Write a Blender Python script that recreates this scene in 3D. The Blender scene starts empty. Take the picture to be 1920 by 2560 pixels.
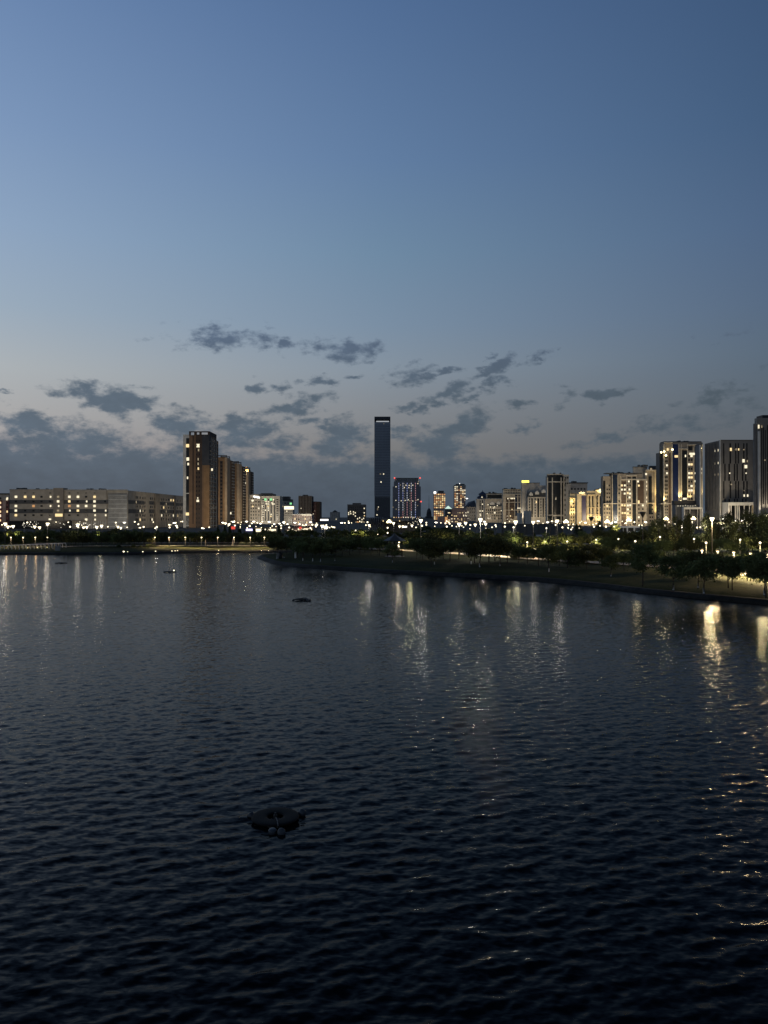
import bpy, bmesh, math, random
import numpy as np
from mathutils import Vector, Matrix

SC = bpy.context.scene
COL = SC.collection
F = 1920.0          # focal length of the photograph in its own pixels
HZ = 1292.0         # horizon line in the photograph
EYE = 8.0           # camera height above the water
G = 1.15            # level of the park and the city ground
R = math.radians
rnd = random.Random(7)

# ------------------------------------------------------------------ camera
cam_d = bpy.data.cameras.new('camera')
cam = bpy.data.objects.new('camera', cam_d)
COL.objects.link(cam)
cam.location = (0, 0, EYE)
cam.rotation_euler = (R(90) + math.atan((HZ - 1280) / F), 0, 0)
cam_d.sensor_width = 36.0
cam_d.lens = 36.0 * F / 2560.0
cam_d.clip_start = 0.2
cam_d.clip_end = 30000
SC.camera = cam
SC.view_settings.view_transform = 'Standard'
SC.view_settings.look = 'None'
SC.view_settings.exposure = 0.0
SC.view_settings.gamma = 1.0
SC.cycles.max_bounces = 6
SC.cycles.diffuse_bounces = 2
SC.cycles.glossy_bounces = 3
SC.cycles.sample_clamp_indirect = 3.0
SC.cycles.use_adaptive_sampling = False
SC.cycles.use_denoising = True
SC.cycles.denoising_prefilter = 'ACCURATE'


def lin(c):
    return tuple((v / 255.0 / 12.92) if v / 255.0 <= 0.04045 else ((v / 255.0 + 0.055) / 1.055) ** 2.4 for v in c)


# ------------------------------------------------------------------ dusk sky (no sun: it has set)
world = bpy.data.worlds.new("World")
SC.world = world
world.use_nodes = True
nt = world.node_tree
nt.nodes.clear()


def nd(t, **kw):
    n = nt.nodes.new(t)
    for k, v in kw.items():
        setattr(n, k, v)
    return n


def mth(op, a, b=None, c=None, clamp=False):
    n = nd('ShaderNodeMath', operation=op, use_clamp=clamp)
    for i, v in enumerate((a, b, c)):
        if v is None:
            continue
        if isinstance(v, (int, float)):
            n.inputs[i].default_value = v
        else:
            nt.links.new(v, n.inputs[i])
    return n.outputs[0]


def mapr(v, a, b, c, d, smooth=True):
    n = nd('ShaderNodeMapRange', interpolation_type='SMOOTHSTEP' if smooth else 'LINEAR')
    nt.links.new(v, n.inputs[0])
    for i, x in enumerate((a, b, c, d)):
        n.inputs[i + 1].default_value = x
    return n.outputs[0]


def mixc(f, a, b, mode='MIX'):
    n = nd('ShaderNodeMix', data_type='RGBA', blend_type=mode)
    for s, v in ((n.inputs[0], f), (n.inputs[6], a), (n.inputs[7], b)):
        if isinstance(v, (int, float)):
            s.default_value = v
        elif isinstance(v, tuple):
            s.default_value = (*v, 1)
        else:
            nt.links.new(v, s)
    return n.outputs[2]


tc = nd('ShaderNodeTexCoord')
sep = nd('ShaderNodeSeparateXYZ')
nt.links.new(tc.outputs['Generated'], sep.inputs[0])
DEG = 180 / math.pi
az = mth('MULTIPLY', mth('ARCTAN2', sep.outputs[0], sep.outputs[1]), DEG)
el = mth('MULTIPLY', mth('ARCSINE', sep.outputs[2]), DEG)
elc = mth('MAXIMUM', el, 0.0)


def ramp(stops):
    r = nd('ShaderNodeValToRGB')
    nt.links.new(mth('DIVIDE', elc, 90.0), r.inputs[0])
    e = r.color_ramp.elements
    while len(e) < len(stops):
        e.new(0.5)
    for k, (p, c) in enumerate(sorted(stops)):
        e[k].position = p / 90.0
        e[k].color = (*lin(c), 1)
    return r.outputs[0]


left = ramp([(0, (142, 140, 142)), (4, (161, 153, 153)), (7, (170, 169, 169)), (10, (171, 177, 181)), (14, (154, 171, 188)), (19, (141, 164, 192)), (25, (124, 150, 186)), (33, (104, 132, 173)), (45, (60, 82, 114)), (60, (28, 40, 58)), (90, (14, 20, 32))])
mid = ramp([(0, (106, 106, 112)), (5, (122, 122, 123)), (8, (131, 136, 142)), (11, (132, 145, 158)), (14, (122, 142, 163)), (19, (110, 137, 163)), (25, (97, 125, 161)), (34, (81, 109, 149)), (45, (46, 64, 96)), (60, (22, 32, 50)), (90, (12, 18, 29))])
right = ramp([(0, (84, 90, 97)), (5, (92, 98, 105)), (8, (92, 103, 114)), (11, (91, 107, 124)), (14, (87, 106, 130)), (19, (79, 102, 133)), (25, (68, 94, 127)), (34, (59, 84, 119)), (45, (35, 50, 80)), (60, (18, 27, 43)), (90, (11, 17, 27))])
sky = mixc(mapr(az, -27, 0, 0, 1, False), left, mid)
sky = mixc(mapr(az, 0, 27, 0, 1, False), sky, right)
# clouds: soft masses at fixed directions, edges broken up by noise
comb = nd('ShaderNodeCombineXYZ')
nt.links.new(az, comb.inputs[0])
nt.links.new(el, comb.inputs[1])
nm = nd('ShaderNodeMapping')
nt.links.new(comb.outputs[0], nm.inputs[0])
nm.inputs['Scale'].default_value = (0.55, 1.0, 1)
nm.inputs['Rotation'].default_value = (0, 0, R(-14))
noi = nd('ShaderNodeTexNoise')
noi.inputs['Scale'].default_value = 1.0
noi.inputs['Detail'].default_value = 7
noi.inputs['Roughness'].default_value = 0.62
nt.links.new(nm.outputs[0], noi.inputs[0])
nval = mth('SUBTRACT', noi.outputs[0], 0.5)


def azel(px, py):
    a = math.atan((px - 960) / F)
    return a * DEG, math.atan((HZ - py) / F * math.cos(a)) * DEG


CLOUDS = [(558, 840, 112, 30, 4, .85), (858, 868, 112, 25, -2, .85), (712, 860, 30, 16, 0, .8), (290, 1000, 140, 46, -14, 1),
          (365, 1030, 60, 26, -20, .9), (60, 1058, 190, 40, -6, 1), (190, 1120, 170, 70, 0, 1.1), (20, 1140, 190, 80, 0, 1.1),
          (455, 1062, 110, 34, -4, 1), (615, 1078, 105, 42, 12, 1), (735, 1022, 92, 24, 14, .95), (790, 1058, 50, 14, 6, .8),
          (637, 966, 28, 17, 10, .8), (694, 968, 36, 13, 6, .75), (802, 957, 40, 16, 6, .85), (892, 930, 36, 8, 8, .6),
          (850, 1105, 84, 58, 14, 1.05), (1035, 938, 64, 26, 14, .95), (1098, 924, 52, 9, 10, .8), (1240, 920, 66, 20, 20, 1),
          (1244, 955, 48, 13, 12, .9), (1120, 978, 66, 23, 18, 1), (1186, 993, 44, 13, 12, .85), (1215, 887, 16, 10, 10, .75),
          (1350, 893, 34, 7, 22, .6), (1008, 1012, 46, 13, 14, .8), (1054, 1020, 22, 12, 20, .75), (1110, 1010, 20, 8, 8, .6), (1165, 1062, 84, 34, 16, 1),
          (1095, 1112, 96, 52, 10, 1.1), (1505, 987, 56, 17, 4, 1), (1502, 1103, 60, 14, 4, .75), (1322, 1066, 30, 18, 8, .75), (1000, 1082, 40, 14, 6, .7),
          (1790, 982, 90, 17, 16, .5), (1830, 836, 56, 9, 14, .4), (1400, 1000, 30, 12, 30, .4), (1290, 1010, 60, 9, 4, .5), (690, 1110, 70, 30, 0, .6), (1700, 1060, 140, 30, 8, .45), (10, 985, 30, 6, 0, .7)]
wn = nd('ShaderNodeTexNoise')
wn.inputs['Scale'].default_value = 1.0
wn.inputs['Detail'].default_value = 6
wn.inputs['Roughness'].default_value = 0.6
wm = nd('ShaderNodeMapping')
wm.inputs['Scale'].default_value = (0.42, 0.8, 1)
wm.inputs['Location'].default_value = (3.1, 7.7, 0)
nt.links.new(comb.outputs[0], wm.inputs[0])
nt.links.new(wm.outputs[0], wn.inputs[0])
w1 = nd('ShaderNodeVectorMath', operation='SUBTRACT')
nt.links.new(wn.outputs['Color'], w1.inputs[0])
w1.inputs[1].default_value = (0.5, 0.5, 0.5)
w2 = nd('ShaderNodeVectorMath', operation='MULTIPLY_ADD')
nt.links.new(w1.outputs[0], w2.inputs[0])
w2.inputs[1].default_value = (5.0, 2.2, 0)
nt.links.new(comb.outputs[0], w2.inputs[2])
warped = w2.outputs[0]
best = None
for (px, py, hw, hh, rot, st) in CLOUDS:
    a0, e0 = azel(px, py)
    k = math.cos(R(a0)) ** 2 * DEG / F
    m = nd('ShaderNodeMapping', vector_type='TEXTURE')
    nt.links.new(warped, m.inputs[0])
    m.inputs['Location'].default_value = (a0, e0, 0)
    m.inputs['Rotation'].default_value = (0, 0, R(rot))
    m.inputs['Scale'].default_value = (hw * k, hh * k, 1)
    ln = nd('ShaderNodeVectorMath', operation='LENGTH')
    nt.links.new(m.outputs[0], ln.inputs[0])
    v = mth('MULTIPLY', mth('SUBTRACT', 1.0, ln.outputs['Value']), st)
    best = v if best is None else mth('MAXIMUM', best, v)
bank = mth('SUBTRACT', 1.0, mth('DIVIDE', el, mapr(az, -26, 10, 5.8, 4.6, False)))
bank = mth('MULTIPLY', bank, 2.6)
best = mth('MAXIMUM', mth('MAXIMUM', best, -1.2), bank)
dens = mth('ADD', best, mth('MULTIPLY', nval, mapr(el, 2, 9, 2.0, 3.4)))
mask = mapr(dens, -0.2, 0.72, 0, 1)
ccol = mixc(mapr(az, -27, 27, 0, 1, False), lin((85, 101, 117)), lin((79, 91, 101)))
ccol = mixc(mapr(el, 0.5, 6, 0, 1), lin((71, 83, 96)), ccol)
ccol = mixc(mapr(el, 8, 15, 0, 0.5), ccol, lin((88, 106, 138)))
ccol = mixc(1.0, ccol, mapr(noi.outputs[0], 0.3, 0.7, 1.10, 0.93), 'MULTIPLY')
cmask = mth('MULTIPLY', mask, mapr(el, 20, 26, 0.92, 0))
cmask = mth('MULTIPLY', cmask, mapr(az, 60, 100, 1, 0.4))
sky = mixc(cmask, sky, ccol)
# the side away from the sunset is darker; below the horizon dark ground haze
back = mapr(mth('ABSOLUTE', mth('ADD', az, 25)), 60, 180, 1.0, 0.85)
sky = mixc(1.0, sky, back, 'MULTIPLY')
# the Sky Texture with the sun well below the horizon adds the faint residual twilight
tw = nd('ShaderNodeTexSky', sky_type='NISHITA', sun_disc=False)
tw.sun_elevation = R(-5)
tw.sun_rotation = R(-50)
sky = mixc(0.05, sky, tw.outputs[0], 'ADD')
bg = nd('ShaderNodeBackground')
bg.inputs[1].default_value = 1.0
nt.links.new(sky, bg.inputs[0])
wo = nd('ShaderNodeOutputWorld')
nt.links.new(bg.outputs[0], wo.inputs[0])

# ------------------------------------------------------------------ materials
MAT = {}


def mat(name, c, rough=0.8, var=0.18, scale=0.35, metal=0.0, spec=0.3, emit=None, es=0.0, bump=0.0, obj_random=0.0):
    if name in MAT:
        return MAT[name]
    m = bpy.data.materials.new(name)
    m.use_nodes = True
    t = m.node_tree
    p = t.nodes['Principled BSDF']
    p.inputs['Roughness'].default_value = rough
    p.inputs['Metallic'].default_value = metal
    p.inputs['Specular IOR Level'].default_value = spec
    p.inputs['Base Color'].default_value = (*c, 1)
    if emit:
        p.inputs['Emission Color'].default_value = (*emit, 1)
        p.inputs['Emission Strength'].default_value = es
        m.cycles.emission_sampling = 'NONE'
    elif var > 0:
        g = t.nodes.new('ShaderNodeNewGeometry')
        n = t.nodes.new('ShaderNodeTexNoise')
        n.inputs['Scale'].default_value = scale
        n.inputs['Detail'].default_value = 5
        t.links.new(g.outputs['Position'], n.inputs[0])
        x = t.nodes.new('ShaderNodeMapRange')
        x.inputs[1].default_value, x.inputs[2].default_value = 0.3, 0.7
        x.inputs[3].default_value, x.inputs[4].default_value = 1 - var, 1 + var
        t.links.new(n.outputs[0], x.inputs[0])
        mx = t.nodes.new('ShaderNodeMix')
        mx.data_type = 'RGBA'
        mx.blend_type = 'MULTIPLY'
        mx.inputs[0].default_value = 1
        mx.inputs[6].default_value = (*c, 1)
        t.links.new(x.outputs[0], mx.inputs[7])
        src = mx.outputs[2]
        if obj_random:
            oi = t.nodes.new('ShaderNodeObjectInfo')
            hs = t.nodes.new('ShaderNodeHueSaturation')
            r1 = t.nodes.new('ShaderNodeMapRange')
            r1.inputs[3].default_value, r1.inputs[4].default_value = 1 - obj_random, 1 + obj_random
            t.links.new(oi.outputs['Random'], r1.inputs[0])
            t.links.new(r1.outputs[0], hs.inputs['Value'])
            r2 = t.nodes.new('ShaderNodeMapRange')
            r2.inputs[3].default_value, r2.inputs[4].default_value = 0.475, 0.53
            t.links.new(oi.outputs['Random'], r2.inputs[0])
            t.links.new(r2.outputs[0], hs.inputs['Hue'])
            t.links.new(src, hs.inputs['Color'])
            src = hs.outputs[0]
        t.links.new(src, p.inputs['Base Color'])
        if bump:
            b = t.nodes.new('ShaderNodeBump')
            b.inputs['Strength'].default_value = bump
            t.links.new(n.outputs[0], b.inputs['Height'])
            t.links.new(b.outputs[0], p.inputs['Normal'])
    MAT[name] = m
    return m


def em(name, c, s):
    return mat(name, (0.05, 0.05, 0.05), emit=c, es=s)


beige = mat('beige_render', (0.36, 0.32, 0.26))
beige_d = mat('beige_dark_render', (0.25, 0.22, 0.18))
yl0 = mat('tan_render', (0.38, 0.28, 0.18))
cream = mat('cream_render', (0.46, 0.42, 0.35))
pale = mat('pale_stone', (0.55, 0.53, 0.48))
greyw = mat('grey_render', (0.30, 0.29, 0.27))
dgrey = mat('dark_grey_panel', (0.075, 0.075, 0.075), 0.6)
mgrey = mat('mid_grey_panel', (0.14, 0.14, 0.14), 0.6)
black = mat('black_panel', (0.02, 0.02, 0.022), 0.4)
brown = mat('brown_cladding', (0.20, 0.125, 0.075))
ochre = mat('ochre_cladding', (0.25, 0.15, 0.075))
brown_d = mat('dark_brown_cladding', (0.08, 0.055, 0.04))
slate = mat('slate_cladding', (0.06, 0.062, 0.068))
plum = mat('plum_cladding', (0.16, 0.07, 0.065))
pinkish = mat('rose_render', (0.33, 0.24, 0.21))
roofm = mat('roof_metal', (0.05, 0.055, 0.06), 0.55)
glass_d = mat('dark_glass', (0.016, 0.018, 0.02), 0.22, 0.1, 0.8, spec=0.35)
glass_b = mat('blue_glass', (0.02, 0.03, 0.055), 0.18, 0.15, 0.6, spec=0.4)
tower_g = mat('tower_glass', (0.17, 0.20, 0.245), 0.3, 0.06, 0.02, metal=0.75)
hotel_g = mat('hotel_glass', (0.17, 0.175, 0.20), 0.35, 0.1, 0.05, metal=0.7)
steel = mat('painted_steel', (0.055, 0.053, 0.05), 0.5)
dsteel = mat('dark_steel', (0.03, 0.03, 0.03), 0.5)
white_p = mat('white_paint', (0.72, 0.71, 0.68), 0.6, 0.1)
bark = mat('bark', (0.05, 0.038, 0.028), 0.9, 0.3, 6)
LIT_W = em('window_white_light', (1.0, 0.88, 0.62), 1.15)
LIT_Y = em('window_warm_light', (1.0, 0.74, 0.36), 1.2)
LIT_D = em('window_dim_light', (1.0, 0.80, 0.50), 0.32)
LIT_O = em('window_orange_light', (1.0, 0.50, 0.20), 0.6)
LAMP = em('lamp_glow', (1.0, 0.86, 0.58), 3.2)
LAMPW = em('lamp_white_glow', (1.0, 0.92, 0.76), 6.0)
LAMPY = em('lamp_warm_glow', (1.0, 0.82, 0.42), 6.0)
GREENL = em('green_light', (0.35, 1.0, 0.42), 0.9)
REDL = em('red_light', (1.0, 0.12, 0.09), 1.6)
BLUEL = em('blue_light', (0.45, 0.52, 1.0), 0.55)
WHITEL = em('white_led', (0.85, 0.88, 1.0), 0.6)
SLOTL = em('slot_light', (0.9, 0.95, 1.0), 0.42)
STRINGL = em('string_glow', (1.0, 0.92, 0.75), 2.2)
PINKL = em('pink_led', (1.0, 0.50, 0.52), 0.45)
SIGNY = em('yellow_sign_light', (1.0, 0.85, 0.12), 2.2)
SIGNW = em('white_sign_light', (1.0, 0.97, 0.9), 3.0)
HEADL = em('headlight_glow', (0.85, 0.9, 1.0), 14.0)
TAILL = em('taillight_glow', (1.0, 0.05, 0.03), 5.0)
SHOP = em('shop_light', (1.0, 0.86, 0.58), 1.7)


# ------------------------------------------------------------------ mesh helpers
class MB:
    def __init__(s):
        s.v, s.f = [], []

    def add(s, vs, fs):
        n = len(s.v)
        s.v += [tuple(v) for v in vs]
        s.f += [tuple(i + n for i in f) for f in fs]
        return s

    def box(s, x0, x1, y0, y1, z0, z1):
        return s.add([(x0, y0, z0), (x1, y0, z0), (x1, y1, z0), (x0, y1, z0), (x0, y0, z1), (x1, y0, z1), (x1, y1, z1), (x0, y1, z1)],
                     [(0, 3, 2, 1), (4, 5, 6, 7), (0, 1, 5, 4), (1, 2, 6, 5), (2, 3, 7, 6), (3, 0, 4, 7)])

    def lathe(s, prof, n=12, c=(0, 0, 0)):
        vs, fs = [], []
        for (r, z) in prof:
            for k in range(n):
                a = 2 * math.pi * k / n
                vs.append((c[0] + r * math.cos(a), c[1] + r * math.sin(a), c[2] + z))
        for i in range(len(prof) - 1):
            for k in range(n):
                k2 = (k + 1) % n
                fs.append((i * n + k, i * n + k2, (i + 1) * n + k2, (i + 1) * n + k))
        fs.append(tuple(reversed(range(n))))
        fs.append(tuple((len(prof) - 1) * n + k for k in range(n)))
        return s.add(vs, fs)

    def tube(s, pts, rad, n=6):
        pts = [Vector(p) for p in pts]
        if isinstance(rad, (int, float)):
            rad = [rad] * len(pts)
        vs, fs = [], []
        for i, p in enumerate(pts):
            t = (pts[min(i + 1, len(pts) - 1)] - pts[max(i - 1, 0)]).normalized()
            u = t.cross(Vector((0.13, 0.97, 0.21))).normalized()
            w = t.cross(u)
            for k in range(n):
                a = 2 * math.pi * k / n
                vs.append(p + (u * math.cos(a) + w * math.sin(a)) * rad[i])
        for i in range(len(pts) - 1):
            for k in range(n):
                k2 = (k + 1) % n
                fs.append((i * n + k, i * n + k2, (i + 1) * n + k2, (i + 1) * n + k))
        fs.append(tuple(reversed(range(n))))
        fs.append(tuple((len(pts) - 1) * n + k for k in range(n)))
        return s.add(vs, fs)

    def mesh(s, name, m, smooth=False):
        me = bpy.data.meshes.new(name)
        me.from_pydata(s.v, [], s.f)
        if m:
            me.materials.append(m)
        if smooth:
            me.polygons.foreach_set('use_smooth', [True] * len(me.polygons))
        me.update()
        return me

    def build(s, name, m, parent=None, smooth=False):
        """mesh coordinates are world coordinates when parent is an unrotated Empty: its location is taken off"""
        if parent is not None:
            o0 = parent.get('_org', None)
            if o0 is not None:
                s.v = [(a - o0[0], b - o0[1], c - o0[2]) for a, b, c in s.v]
        return link(name, s.mesh(name, m, smooth), parent)


def link(name, data, parent=None):
    o = bpy.data.objects.new(name, data)
    COL.objects.link(o)
    if parent is not None:
        o.parent = parent
    return o


def tag(o, label=None, cat=None, group=None, kind=None):
    for k, v in (('label', label), ('category', cat), ('group', group), ('kind', kind)):
        if v:
            o[k] = v
    return o


def thing(name, label, cat, loc, group=None):
    o = link(name, None)
    o.location = loc
    o['_org'] = tuple(loc)
    o.empty_display_size = 0.2
    return tag(o, label, cat, group)


def copy_tree(o, parent=None):
    c = o.copy()
    COL.objects.link(c)
    if parent is not None:
        c.parent = parent
    for ch in [x for x in o.children]:
        copy_tree(ch, c)
    return c


def PX(px, d):
    return (px - 960) * d / F


def PZ(py, d):
    return EYE - (py - HZ) * d / F


def DG(py, z=G):
    """distance at which the level z shows at image row py"""
    return (EYE - z) * F / (py - HZ)


ORD = ['first', 'second', 'third', 'fourth', 'fifth', 'sixth', 'seventh', 'eighth', 'ninth', 'tenth', 'eleventh', 'twelfth', 'thirteenth',
       'fourteenth', 'fifteenth', 'sixteenth', 'seventeenth', 'eighteenth', 'nineteenth']
TENS = {2: ('twentieth', 'twenty'), 3: ('thirtieth', 'thirty'), 4: ('fortieth', 'forty'), 5: ('fiftieth', 'fifty')}


def nth(i):
    i += 1
    if i < 20:
        return ORD[i - 1]
    t, u = divmod(i, 10)
    return TENS[t][0] if u == 0 else TENS[t][1] + '-' + ORD[u - 1]


# ------------------------------------------------------------------ lake and ground
def shore(px, py):
    d = DG(py, 0.0)
    return (PX(px, d), d)


FAR = [(-145, 176), (-120, 171)] + [shore(*p) for p in [(-60, 1386.5), (0, 1386.5), (28, 1386), (120, 1386.5), (230, 1386), (330, 1386), (400, 1383.5), (480, 1381.5), (560, 1380.5), (640, 1380.5), (690, 1381), (740, 1382)]]
TIP = [shore(*p) for p in [(748, 1384.5), (722, 1386.5), (696, 1388.5), (668, 1391), (650, 1393), (646, 1394.5), (651, 1397.5), (662, 1402), (680, 1407.5), (700, 1412), (730, 1416), (765, 1419), (800, 1421.5), (880, 1427), (960, 1432), (1040, 1436), (1120, 1440.5), (1200, 1445), (1280, 1449.5), (1340, 1453), (1400, 1457.5), (1480, 1466.5), (1560, 1476.5), (1640, 1486), (1740, 1495.5), (1830, 1504), (1920, 1512.5), (2050, 1528), (2300, 1562), (2700, 1640)]]
LAKE = FAR + TIP + [(44, 20), (60, -45), (-145, -45)]
EDGE = FAR + TIP + [(44, 20)]


def sdist(P, poly):
    """signed distance to the lake outline, positive on land"""
    inside = np.zeros(len(P), bool)
    best = np.full(len(P), 1e9)
    n = len(poly)
    for i in range(n):
        a = np.array(poly[i], float)
        b = np.array(poly[(i + 1) % n], float)
        ab = b - a
        t = np.clip(((P - a) @ ab) / (ab @ ab), 0, 1)
        best = np.minimum(best, np.hypot(*(P - a - t[:, None] * ab).T))
        c = ((a[1] > P[:, 1]) != (b[1] > P[:, 1]))
        with np.errstate(divide='ignore', invalid='ignore'):
            xi = (b[0] - a[0]) * (P[:, 1] - a[1]) / (b[1] - a[1] if b[1] != a[1] else 1e-9) + a[0]
        inside ^= c & (P[:, 0] < xi)
    return np.where(inside, -best, best)


def np_mesh(name, V, Q, m, smooth=True):
    me = bpy.data.meshes.new(name)
    me.vertices.add(len(V))
    me.vertices.foreach_set('co', V.astype(np.float32).ravel())
    me.loops.add(Q.size)
    me.loops.foreach_set('vertex_index', Q.astype(np.int32).ravel())
    me.polygons.add(len(Q))
    me.polygons.foreach_set('loop_start', np.arange(0, Q.size, 4, dtype=np.int32))
    me.polygons.foreach_set('loop_total', np.full(len(Q), 4, np.int32))
    me.polygons.foreach_set('use_smooth', np.full(len(Q), smooth, bool))
    me.materials.append(m)
    me.update(calc_edges=True)
    me.validate()
    return me


def grid_quads(nr, nc, wrap=False):
    i = np.arange(nr - 1)[:, None] * nc
    j = np.arange(nc if wrap else nc - 1)[None, :]
    j2 = (j + 1) % nc
    return np.stack([i + j, i + j2, i + nc + j2, i + nc + j], -1).reshape(-1, 4)


def ground_material():
    m = bpy.data.materials.new('park_lawn')
    m.use_nodes = True
    t = m.node_tree
    p = t.nodes['Principled BSDF']
    p.inputs['Roughness'].default_value = 0.95
    p.inputs['Specular IOR Level'].default_value = 0.1
    g = t.nodes.new('ShaderNodeNewGeometry')
    a = t.nodes.new('ShaderNodeTexNoise')
    a.inputs['Scale'].default_value = 0.22
    a.inputs['Detail'].default_value = 6
    b = t.nodes.new('ShaderNodeTexNoise')
    b.inputs['Scale'].default_value = 2.2
    b.inputs['Detail'].default_value = 6
    b.inputs['Roughness'].default_value = 0.7
    r = t.nodes.new('ShaderNodeValToRGB')
    r.color_ramp.elements[0].position = 0.36
    r.color_ramp.elements[0].color = (0.020, 0.028, 0.010, 1)
    r.color_ramp.elements[1].position = 0.66
    r.color_ramp.elements[1].color = (0.062, 0.062, 0.022, 1)
    ad = t.nodes.new('ShaderNodeMath')
    ad.operation = 'MULTIPLY_ADD'
    ad.inputs[1].default_value = 0.5
    ml = t.nodes.new('ShaderNodeMath')
    ml.operation = 'MULTIPLY'
    ml.inputs[1].default_value = 0.5
    t.links.new(g.outputs['Position'], a.inputs[0])
    t.links.new(g.outputs['Position'], b.inputs[0])
    t.links.new(b.outputs[0], ml.inputs[0])
    t.links.new(a.outputs[0], ad.inputs[0])
    t.links.new(ml.outputs[0], ad.inputs[2])
    t.links.new(ad.outputs[0], r.inputs[0])
    t.links.new(r.outputs[0], p.inputs['Base Color'])
    bp = t.nodes.new('ShaderNodeBump')
    bp.inputs['Strength'].default_value = 0.6
    bp.inputs['Distance'].default_value = 0.15
    t.links.new(b.outputs[0], bp.inputs['Height'])
    t.links.new(bp.outputs[0], p.inputs['Normal'])
    return m


LAWN = ground_material()
gx = np.arange(-200, 151, 1.0)
gy = np.arange(-60, 271, 1.0)
GXX, GYY = np.meshgrid(gx, gy)
P2 = np.stack([GXX.ravel(), GYY.ravel()], 1)
sd = sdist(P2, LAKE)
zz = np.where(sd < 0, np.maximum(sd * 0.5, -1.5), np.interp(sd, [0, 1.5, 9], [0.0, 0.66, G]))
fade = np.clip(np.minimum.reduce([P2[:, 0] + 200, 150 - P2[:, 0], P2[:, 1] + 60, 270 - P2[:, 1], sd * 2]) / 14, 0, 1)
zz = zz + fade * 0.07 * (np.sin(P2[:, 0] * 0.23 + 1.3 * np.sin(P2[:, 1] * 0.11)) + np.sin(P2[:, 1] * 0.19 + P2[:, 0] * 0.07) - 1.0)
tag(link('lawn', np_mesh('lawn', np.column_stack([P2, zz]), grid_quads(len(gy), len(gx)), LAWN)), kind='structure')
S = 9000.0
gb = MB()
for x0, x1, y0, y1 in ((-S, S, -S, -60), (-S, S, 270, S), (-S, -200, -60, 270), (150, S, -60, 270)):
    gb.add([(x0, y0, G), (x1, y0, G), (x1, y1, G), (x0, y1, G)], [(0, 1, 2, 3)])
tag(gb.build('ground', mat('city_ground', (0.06, 0.058, 0.052), 0.9, 0.3, 0.05)), kind='structure')


def sweep(pts, prof):
    """prof: (offset to the land side, z) pairs swept along a polyline that has the water on its right"""
    vs, fs = [], []
    n = len(pts)
    k = len(prof)
    for i in range(n):
        a = Vector(pts[max(i - 1, 0)])
        b = Vector(pts[min(i + 1, n - 1)])
        t = (b - a).normalized()
        nv = Vector((-t.y, t.x))
        for (o, z) in prof:
            vs.append((pts[i][0] + nv.x * o, pts[i][1] + nv.y * o, z))
    for i in range(n - 1):
        for j in range(k - 1):
            fs.append((i * k + j, (i + 1) * k + j, (i + 1) * k + j + 1, i * k + j + 1))
    return vs, fs


def fine(pts, step=2.0):
    out = []
    for a, b in zip(pts, pts[1:]):
        n = max(1, int(math.hypot(b[0] - a[0], b[1] - a[1]) / step))
        out += [(a[0] + (b[0] - a[0]) * i / n, a[1] + (b[1] - a[1]) * i / n) for i in range(n)]
    return out + [pts[-1]]


EDGEF = [(x + 0.12 * math.sin(i * 1.7), y + 0.12 * math.sin(i * 2.3)) for i, (x, y) in enumerate(fine(EDGE))]
vs, fs = sweep(EDGEF, [(-0.35, -0.6), (-0.25, 0.12), (0.05, 0.28), (0.25, 0.44), (0.55, 0.48), (0.8, 0.2)])
tag(MB().add(vs, fs).build('shore', mat('bank_stone', (0.02, 0.02, 0.018), 0.85, 0.5, 1.2, bump=0.6), smooth=True), kind='structure')


def path(name, pts, width, m, z):
    pts = fine(pts, 3)
    vs, fs = sweep(pts, [(-width / 2, z), (width / 2, z)])
    tag(MB().add(vs, fs).build(name, m), kind='structure')


paving = mat('path_paving', (0.42, 0.35, 0.27), 0.85, 0.25, 0.6)
asphalt = mat('asphalt', (0.05, 0.05, 0.05), 0.85, 0.2, 0.5)


def gp(px, py):
    d = DG(py)
    return (PX(px, d), d)


NEARPATH = [gp(*p) for p in [(2150, 1468), (1960, 1447), (1850, 1435), (1740, 1424), (1640, 1416), (1540, 1410), (1435, 1404), (1330, 1397.5), (1250, 1392), (1150, 1385), (1060, 1379.5), (960, 1374), (860, 1369), (770, 1366.5)]]
path('path', NEARPATH, 4.2, paving, G + 0.10)
path('path', [gp(*p) for p in [(700, 1365), (560, 1365), (400, 1365), (200, 1366), (150, 1368)]], 3.5, paving, G + 0.10)
path('path', [(-90, 197), (-20, 203), (40, 196), (90, 172), (140, 150)], 3.5, paving, G + 0.10)
path('road', [(-400, 236), (-60, 240), (60, 232), (149, 205), (149.5, 204)], 9, asphalt, G + 0.12)
path('road', [(-500, 400), (600, 400)], 14, asphalt, G + 0.02)


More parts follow.
